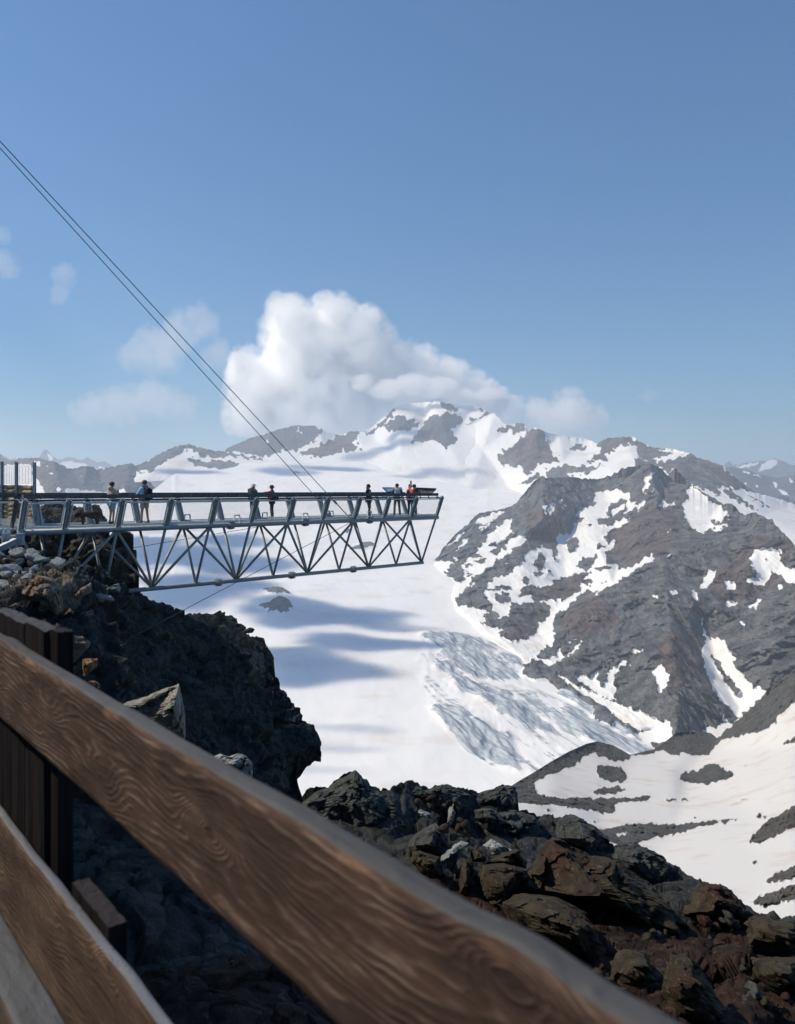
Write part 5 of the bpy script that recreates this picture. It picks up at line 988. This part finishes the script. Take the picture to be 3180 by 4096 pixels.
q = MB(); q.tube([dn, dn.lerp(hn, .5) - Vector((0, 0, .04)), hn], .006, 5); tag(q.build('dog_lead', blk), 'thin dark lead running from the dog up to the woman in the coat', 'dog lead')
# ------------------------------------------------------------------ wooden railing close to the camera
def m_wood(name, c, knots, dark=1.0, sc=1.0, topc=(.085, .085, .09), zt=None):
    """u runs along the board (object x), v up the face (object z)"""
    t = NT(name); sep = t.n('SeparateXYZ'); t.l(t.co, sep.inputs[0]); u, y_, v = sep.outputs
    low = t.noise(1.0, 3, .5, stretch=(2.2, 2.2, 9)); mid = t.noise(1.0, 4, .6, stretch=(7, 7, 26))
    f = t.math('ADD', t.math('MULTIPLY', v, 88 * sc), t.math('MULTIPLY', low, 11)); f = t.math('ADD', f, t.math('MULTIPLY', mid, 2.2)); f = t.math('ADD', f, t.math('MULTIPLY', y_, 20))
    for (ku, kv, a, rad) in knots:
        d = t.n('VectorMath', operation='DISTANCE'); cb = t.n('CombineXYZ'); t.l(t.math('MULTIPLY', u, .42), cb.inputs[0]); t.l(v, cb.inputs[2]); t.l(cb.outputs[0], d.inputs[0]); d.inputs[1].default_value = (ku * .42, 0, kv)
        g = t.math('POWER', 2.718, t.math('MULTIPLY', t.math('MULTIPLY', d.outputs['Value'], d.outputs['Value']), -1 / (rad * rad))); f = t.math('ADD', f, t.math('MULTIPLY', g, a))
    band = t.math('FRACT', f); tri = t.math('ABSOLUTE', t.math('SUBTRACT', t.math('MULTIPLY', band, 2), 1)); line = t.math('MULTIPLY', t.rng(tri, .3, 1.0), t.rng(t.noise(1.0, 5, .7, stretch=(14, 60, 70)), .35, .6))
    fine = t.noise(1.0, 5, .65, stretch=(9, 60, 200)); patch = t.noise(1.0, 4, .6, stretch=(6, 6, 16))
    col = t.mix(t.rng(patch, .3, .7), c[0], c[1]); col = t.mix(t.math('MULTIPLY', line, t.rng(patch, .42, .64, .02, .6)), col, c[2]); col = t.mix(t.rng(fine, .35, .65, .35, 0), col, (.035, .022, .017))
    for (ku, kv, a, rad) in knots:
        if a < -3:
            d = t.n('VectorMath', operation='DISTANCE'); cb = t.n('CombineXYZ'); t.l(t.math('ADD', t.math('MULTIPLY', u, .8), t.math('MULTIPLY', fine, .01)), cb.inputs[0]); t.l(v, cb.inputs[2]); t.l(cb.outputs[0], d.inputs[0]); d.inputs[1].default_value = (ku * .8 + .005, 0, kv)
            col = t.mix(t.rng(d.outputs['Value'], rad * .16, rad * .42, .55, 0), col, (.02, .013, .011))
    ck = t.noise(1.0, 3, .5, stretch=(2.5, 20, 150)); col = t.mix(t.rng(ck, .66, .7, 0, .75), col, (.012, .008, .007))
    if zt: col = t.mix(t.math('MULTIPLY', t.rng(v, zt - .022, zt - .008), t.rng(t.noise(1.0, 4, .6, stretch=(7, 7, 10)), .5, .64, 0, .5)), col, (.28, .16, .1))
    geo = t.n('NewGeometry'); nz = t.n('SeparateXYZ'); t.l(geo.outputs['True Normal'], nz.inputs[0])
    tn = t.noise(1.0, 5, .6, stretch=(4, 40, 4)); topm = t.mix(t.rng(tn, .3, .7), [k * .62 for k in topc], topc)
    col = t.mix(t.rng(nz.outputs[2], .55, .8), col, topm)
    nb = t.bump(t.math('ADD', t.math('MULTIPLY', line, .8), t.math('MULTIPLY', fine, 1.4)), .0013, 1.0)
    return t.done(col, .75, nb, spec=.25)
FA = Vector((-.787, 1.584, 0)); FT = Vector((.628, -.7782, 0)); FN = Vector((.7782, .628, 0)); ang = math.atan2(FT.y, FT.x)
fence = tag(empty('wooden_fence', (FA.x, FA.y, -1.6), ang), 'weathered brown plank railing running close past the camera', 'wooden fence')
def board_mesh(name, t0, t1, n0_, n1_, z0, z1, mat, wob=.003, seed=0, nx=150, edge=.006, bumps=(), zf=None):
    """plank in fence space: x along, y outwards (away from the camera), z from the floor"""
    prof = []
    ny_, nz_ = 6, 16
    for k in range(nz_ + 1): prof.append((0, k / nz_))
    for k in range(1, ny_ + 1): prof.append((k / ny_, 1))
    for k in range(1, nz_ + 1): prof.append((1, 1 - k / nz_))
    for k in range(1, ny_): prof.append((1 - k / ny_, 0))
    m = len(prof); xs = np.linspace(t0, t1, nx); V = []
    for x in xs:
        for (a, b) in prof:
            n = n0_ + (n1_ - n0_) * a; z = z0 + (z1 - z0) * b
            ca = min(a, 1 - a) * (n1_ - n0_); cb = min(b, 1 - b) * (z1 - z0)
            if ca < edge and cb < edge:
                k = edge - max(ca, cb); n += (k if a < .5 else -k) * .35; z += (k if b < .5 else -k) * .35
            V.append((x, n, z))
    V = np.array(V); w = V.copy(); w[:, 0] *= 3.0
    V[:, 2] += wob * 1.6 * fbm(np.stack([V[:, 0] * 3, V[:, 1] * 6, 0 * V[:, 0] + seed], 1), 4, seed) + wob * .5 * fbm(V * np.array([[14, 60, 60]]), 3, seed + 4) * .6
    V[:, 1] += wob * .9 * fbm(np.stack([V[:, 0] * 3, V[:, 2] * 14, 0 * V[:, 0] + seed + 9], 1), 3, seed + 1)
    for (bx, ba, br_) in bumps:
        g = np.exp(-((V[:, 0] - bx) / br_) ** 2); up = V[:, 2] > (z0 + z1) / 2
        V[:, 2] += np.where(up, ba, -ba) * g * (np.abs(V[:, 2] - (z0 + z1) / 2) / ((z1 - z0) / 2)) ** 3
    V[:, 2] += 1.6
    f = []
    for i in range(nx - 1):
        for k in range(m): f.append((i * m + k, i * m + (k + 1) % m, (i + 1) * m + (k + 1) % m, (i + 1) * m + k))
    f.append(tuple(range(m))[::-1]); f.append(tuple(range((nx - 1) * m, nx * m)))
    o = mesh_obj(name, V, f, mat, fence, True); return o
br1 = ((.04, .024, .019), (.095, .056, .043), (.34, .25, .195)); br2 = ((.055, .034, .025), (.12, .073, .05), (.24, .18, .135))
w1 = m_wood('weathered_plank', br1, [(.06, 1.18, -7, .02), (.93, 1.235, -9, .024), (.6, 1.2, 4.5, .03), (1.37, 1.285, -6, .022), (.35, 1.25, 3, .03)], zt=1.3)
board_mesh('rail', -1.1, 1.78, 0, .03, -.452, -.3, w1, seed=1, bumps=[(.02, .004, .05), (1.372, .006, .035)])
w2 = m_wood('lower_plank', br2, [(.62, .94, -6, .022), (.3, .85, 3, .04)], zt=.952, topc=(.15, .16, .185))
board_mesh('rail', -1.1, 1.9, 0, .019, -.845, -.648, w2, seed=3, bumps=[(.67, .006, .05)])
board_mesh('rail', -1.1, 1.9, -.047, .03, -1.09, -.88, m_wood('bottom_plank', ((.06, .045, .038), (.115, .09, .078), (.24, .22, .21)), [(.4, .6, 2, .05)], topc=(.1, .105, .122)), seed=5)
def m_post(name, c, topc):
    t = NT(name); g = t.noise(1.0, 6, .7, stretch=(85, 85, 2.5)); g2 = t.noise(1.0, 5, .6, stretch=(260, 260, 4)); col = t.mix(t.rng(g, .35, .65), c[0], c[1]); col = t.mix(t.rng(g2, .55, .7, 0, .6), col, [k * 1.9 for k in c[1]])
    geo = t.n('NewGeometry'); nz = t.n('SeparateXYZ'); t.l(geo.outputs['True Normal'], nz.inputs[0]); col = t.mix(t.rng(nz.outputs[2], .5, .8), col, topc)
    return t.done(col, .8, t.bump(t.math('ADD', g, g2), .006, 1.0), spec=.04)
pm = m_post('dark_post_wood', ((.008, .007, .008), (.028, .025, .028)), (.1, .103, .118)); pm2 = m_post('purple_stained_post', ((.009, .008, .009), (.024, .02, .022)), (.05, .044, .05))
def post(t0, t1, n0_, n1_, zt, mat, seed):
    v, f = [], []
    nxp, nyp, nzp = 26, 8, 40; bm = bmesh.new(); bmesh.ops.create_cube(bm, size=1); bmesh.ops.subdivide_edges(bm, edges=bm.edges[:], cuts=12, use_grid_fill=True); me = bpy.data.meshes.new('post'); bm.to_mesh(me); bm.free()
    co = np.array([q.co[:] for q in me.vertices]); co[:, 0] = t0 + (t1 - t0) * (co[:, 0] + .5); co[:, 1] = n0_ + (n1_ - n0_) * (co[:, 1] + .5); co[:, 2] = -2.6 + 1.6 + (zt + 2.6) * (co[:, 2] + .5)
    w = co * np.array([[45, 45, 1.2]]); co[:, 1] += .002 * fbm(w, 3, seed); co[:, 2] += np.where(co[:, 2] > zt + 1.6 - .01, .005 * fbm(co * 60, 3, seed + 1), 0)
    me.vertices.foreach_set('co', co.astype(np.float32).ravel()); me.materials.append(mat); o = bpy.data.objects.new('post', me); COL.objects.link(o); o.parent = fence; return o
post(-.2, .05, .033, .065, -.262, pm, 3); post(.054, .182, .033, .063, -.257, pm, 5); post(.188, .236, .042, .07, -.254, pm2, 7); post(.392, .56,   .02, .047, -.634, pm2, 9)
# terrace deck the camera stands on
m_plank = plain('terrace_plank', (.16, .12, .09), .8, 0, 5, .4)
td = MB()
for k in range(26):
    a = FA + FT * (-1.6) - FN * (.1 + k * .145); b = FA + FT * 3.4 - FN * (.1 + k * .145); td.bar(a + Vector((0, 0, -1.66)), b + Vector((0, 0, -1.66)), .135, .04)
tag(td.build('terrace_deck', m_plank), kind='structure')
# ------------------------------------------------------------------ clouds (real volumes above the haze) and an unseen station block added to shade the foreground
def cloud(name, blobs, dens, nscale, amp=1.4, off=-.95, aniso=.3, zfade=None, label=None, group=None):
    """blobs: (centre, radii)"""
    lo = Vector([min(c[k] - r[k] * 1.35 for c, r in blobs) for k in range(3)]); hi = Vector([max(c[k] + r[k] * 1.35 for c, r in blobs) for k in range(3)])
    if zfade: lo.z = max(lo.z, zfade[0])
    m = bpy.data.materials.new('cloud_vapour'); m.use_nodes = True; n = m.node_tree; n.nodes.clear(); N = n.nodes.new; L = n.links.new
    ou = N('ShaderNodeOutputMaterial'); geo = N('ShaderNodeNewGeometry').outputs['Position']
    no = N('ShaderNodeTexNoise'); no.inputs['Scale'].default_value = nscale; no.inputs['Detail'].default_value = 6; no.inputs['Roughness'].default_value = .6; L(geo, no.inputs['Vector'])
    acc = None
    for c, r in blobs:
        a = N('ShaderNodeVectorMath'); a.operation = 'SUBTRACT'; L(geo, a.inputs[0]); a.inputs[1].default_value = c
        b = N('ShaderNodeVectorMath'); b.operation = 'MULTIPLY'; L(a.outputs[0], b.inputs[0]); b.inputs[1].default_value = [1 / (1.3 * k) for k in r]
        d = N('ShaderNodeVectorMath'); d.operation = 'LENGTH'; L(b.outputs[0], d.inputs[0])
        s = N('ShaderNodeMath'); s.operation = 'SUBTRACT'; s.use_clamp = True; s.inputs[0].default_value = 1; L(d.outputs['Value'], s.inputs[1])
        if acc is None: acc = s.outputs[0]
        else:
            q = N('ShaderNodeMath'); q.operation = 'MAXIMUM'; L(acc, q.inputs[0]); L(s.outputs[0], q.inputs[1]); acc = q.outputs[0]
    a = N('ShaderNodeMath'); a.operation = 'MULTIPLY_ADD'; L(no.outputs[0], a.inputs[0]); a.inputs[1].default_value = amp; a.inputs[2].default_value = off
    a2 = N('ShaderNodeMath'); a2.operation = 'ADD'; L(a.outputs[0], a2.inputs[0]); L(acc, a2.inputs[1])
    mr = N('ShaderNodeMapRange'); L(a2.outputs[0], mr.inputs[0]); mr.inputs[1].default_value = 0; mr.inputs[2].default_value = .27; mr.inputs[3].default_value = 0; mr.inputs[4].default_value = dens
    # nothing outside the puffs
    gt = N('ShaderNodeMapRange'); L(acc, gt.inputs[0]); gt.inputs[1].default_value = .08; gt.inputs[2].default_value = .22; mu = N('ShaderNodeMath'); mu.operation = 'MULTIPLY'; L(mr.outputs[0], mu.inputs[0]); L(gt.outputs[0], mu.inputs[1]); out = mu.outputs[0]
    if zfade:
        sp = N('ShaderNodeSeparateXYZ'); L(geo, sp.inputs[0]); zf = N('ShaderNodeMapRange'); L(sp.outputs[2], zf.inputs[0]); zf.inputs[1].default_value = zfade[0]; zf.inputs[2].default_value = zfade[1]
        m2 = N('ShaderNodeMath'); m2.operation = 'MULTIPLY'; L(out, m2.inputs[0]); L(zf.outputs[0], m2.inputs[1]); out = m2.outputs[0]
    vs = N('ShaderNodeVolumeScatter'); vs.inputs['Color'].default_value = (1, 1, 1, 1); vs.inputs['Anisotropy'].default_value = aniso; L(out, vs.inputs['Density']); L(vs.outputs[0], ou.inputs['Volume'])
    q = MB(); c_ = (lo + hi) / 2; q.box((0, 0, 0), (hi.x - lo.x, 0, 0), (0, hi.y - lo.y, 0), (0, 0, hi.z - lo.z)); o = q.build(name, m); o.location = c_
    return tag(o, label, 'cloud', group)
def tb(Y, L_, flat=1.0, dr=1.0): return [(tuple(P(x, y, Y)), (r / F * Y, r / F * Y * dr, r / F * Y * flat)) for x, y, r in L_]
cloud('cloud', tb(10200, [(1130, 1235, 75), (1180, 1330, 140), (1330, 1290, 120), (1440, 1325, 110), (1250, 1450, 200), (1420, 1450, 190), (1110, 1560, 170), (990, 1540, 100), (985, 1450, 75), (1300, 1620, 230), (1550, 1500, 150), (1670, 1500, 120), (1790, 1520, 100), (1880, 1570, 90), (1600, 1620, 180), (1790, 1640, 130), (1950, 1600, 85), (1040, 1660, 140)]),
      .03, .0042, amp=1.5, off=-.93, aniso=-.15, zfade=(660, 760), label='big white cumulus cloud piled up behind the snowy summit')
cloud('cloud', [(tuple(P(x, y, 5750)), (r / F * 5750, r / F * 5750 * .8, r / F * 5750 * .6)) for x, y, r in [(1450, 1530, 60), (1540, 1560, 80), (1650, 1535, 75), (1760, 1560, 85), (1850, 1580, 60), (1960, 1590, 75), (2040, 1600, 40)]], .012, .008, amp=1.9, off=-1.12, aniso=0, zfade=(648, 670), label='ragged white cloud skimming the snowy summit')
cloud('cloud', tb(10400, [(2040, 1640, 70), (2150, 1665, 80), (2270, 1650, 95), (2360, 1675, 70), (2190, 1700, 90)]), .004, .0045, amp=2.0, off=-1.15, zfade=(660, 760), label='low ragged cloud right of the snowy summit')
cloud('cloud', tb(10600, [(640, 1400, 110), (720, 1330, 90), (800, 1290, 80), (550, 1420, 80), (870, 1420, 70)]), .0011, .004, amp=2.1, off=-1.22, label='thin torn wisp of cloud crossed by the two cables')
cloud('cloud', tb(10800, [(480, 1620, 120), (620, 1600, 120), (730, 1630, 80), (380, 1640, 100)], flat=.7), .0012, .004, amp=2.1, off=-1.22, zfade=(660, 760), label='faint low cloud on the left above the far ridge')
cloud('cloud', tb(10900, [(255, 1100, 55), (235, 1170, 50), (20, 1060, 60), (0, 940, 40)]), .0009, .005, amp=2.0, off=-1.15, label='very faint streak of cloud near the left edge')
cloud('cloud', tb(10700, [(2590, 1585, 38)], flat=.8), .0012, .006, amp=2.0, off=-1.15, label='tiny faint cloud alone in the sky on the right')
def shade_cloud(ells, top, dens, label):
    B_ = []
    for x, y, rx, ry in ells:
        Y = float(gl_depth(y)); k = (float(gl_depth(y - 5)) - float(gl_depth(y + 5))) / 10.; g = P(x, y, Y); t = (top - g.z) / SUN.z; c = g + SUN * t
        B_.append(((c.x, c.y, c.z), (rx * 1.15 / F * Y, ry * 1.45 * k, 100)))
    print('SHADECLOUD', max((CX + F * (c[0] + r[0] * 1.4) / c[1]) for c, r in B_))
    cloud('cloud', B_, dens, .0042, amp=3.0, off=-1.68, aniso=.5, label=label)
shade_cloud([(640, 2190, 130, 50), (860, 2230, 170, 55), (700, 2370, 170, 55), (960, 2170, 110, 25), (1040, 2260, 100, 25), (930, 2370, 130, 35)], 3300, .024, 'broken fair weather cloud high over the left side of the glacier')
shade_cloud([(1150, 2440, 130, 32), (1290, 2480, 170, 34), (1450, 2470, 160, 28), (1600, 2515, 110, 22), (1390, 2555, 150, 32), (1570, 2570, 120, 18), (1190, 2650, 130, 42), (1350, 2690, 120, 30), (1170, 2720, 110, 25)], 2300, .022, 'broken fair weather cloud drifting over the glacier to the left')
shade_cloud([(1350, 2915, 90, 14), (1300, 2990, 100, 18), (1240, 3080, 60, 14)], 1500, .006, 'small thin cloud drifting over the lower glacier')
shade_cloud([(800, 1905, 140, 6), (1150, 1895, 140, 8), (1330, 1880, 150, 7), (1560, 1835, 150, 10), (1720, 1815, 140, 10), (1730, 1905, 130, 6), (1900, 1915, 100, 6)], 4500, .012, 'high flat cloud over the upper glacier')
# unseen block shaped like a station, added to shade the gap under the rail
m_clad = plain('shade_block_cladding', (.2, .17, .14), .8, 0, 2, .3); m_win = plain('window_glass', (.03, .04, .05), .1, 0, 1, .1, .5)
st = tag(empty('shade_block', (-11, -2, -6)), 'unseen timber clad block added beside the terrace to cast shade', 'shade block')
q = MB(); q.box((0, -1.5, 4.9), (9.6, 0, 0), (0, 21.6, 0), (0, 0, 9.8)); q.build('wall', m_clad, st)
q = MB(); q.box((0, -1.5, 9.95), (10.4, 0, 0), (0, 22.0, 0), (0, 0, .3)); q.build('roof', m_dark, st)
for k in range(6):
    q = MB(); q.box((4.82, -9.5 + k * 3.2, 7.2), (.06, 0, 0), (0, 1.9, 0), (0, 0, 1.7)); q.build('window', m_win, st)  # made-up windows dressing the added block
# ------------------------------------------------------------------ camera, sky, sun, haze
cam = bpy.data.objects.new('camera', bpy.data.cameras.new('camera')); COL.objects.link(cam); SC.camera = cam
cam.rotation_euler = (R(90), 0, 0)
cd = cam.data; cd.sensor_fit = 'HORIZONTAL'; cd.sensor_width = 24; cd.lens = 24 * F / 3180; cd.clip_start = .05; cd.clip_end = 60000
cd.shift_y = -(2048 - HY) / 3180
cd.dof.use_dof = True; cd.dof.focus_distance = 45; cd.dof.aperture_fstop = 5.6
W = bpy.data.worlds.new('World'); SC.world = W; W.use_nodes = True
nt = W.node_tree; bg = nt.nodes['Background']; sk = nt.nodes.new('ShaderNodeTexSky'); sk.sky_type = 'NISHITA'; sk.sun_disc = False
sk.sun_elevation = SUN_EL; sk.sun_rotation = R(270) - SUN_AZ; sk.altitude = 3200; sk.air_density = SKY[0]; sk.dust_density = SKY[1]; sk.ozone_density = SKY[2]
def vmul(a, k):
    q = nt.nodes.new('ShaderNodeVectorMath'); q.operation = 'MULTIPLY'; nt.links.new(a, q.inputs[0]); q.inputs[1].default_value = k; return q.outputs[0]
gm = nt.nodes.new('ShaderNodeGamma'); gm.inputs[1].default_value = .8; nt.links.new(vmul(sk.outputs[0], (SKY[3],) * 3), gm.inputs[0])
nt.links.new(vmul(gm.outputs[0], tuple(k / SKY[3] for k in SKYT)), bg.inputs[0]); bg.inputs[1].default_value = SKY[3]
l = bpy.data.lights.new('sun', 'SUN'); l.energy = SUN_E; l.angle = R(.53); l.color = (1, .885, .7)
so = bpy.data.objects.new('sun', l); COL.objects.link(so); so.rotation_euler = (-SUN).to_track_quat('-Z', 'Y').to_euler(); so.location = (-40, -20, 60)
hz = MB(); hz.box((0, 6800, 122), (24000, 0, 0), (0, 14200, 0), (0, 0, 1040))
t = bpy.data.materials.new('air'); t.use_nodes = True; t.node_tree.nodes.clear()
vo = t.node_tree.nodes.new('ShaderNodeVolumePrincipled'); ou = t.node_tree.nodes.new('ShaderNodeOutputMaterial')
vo.inputs['Color'].default_value = (.76, .86, 1, 1); vo.inputs['Density'].default_value = HAZE; vo.inputs['Anisotropy'].default_value = .2
t.node_tree.links.new(vo.outputs[0], ou.inputs['Volume'])
tag(hz.build('haze', t), kind='stuff')
c = SC.cycles; c.volume_bounces = 24; c.max_bounces = 24; c.diffuse_bounces = 4; c.glossy_bounces = 3; c.volume_step_rate = 2; c.volume_preview_step_rate = 2; c.volume_max_steps = 256
c.use_denoising = True; c.transparent_max_bounces = 16
SC.view_settings.view_transform = 'Standard'; SC.view_settings.look = 'None'; SC.view_settings.exposure = EXPO; SC.view_settings.gamma = 1
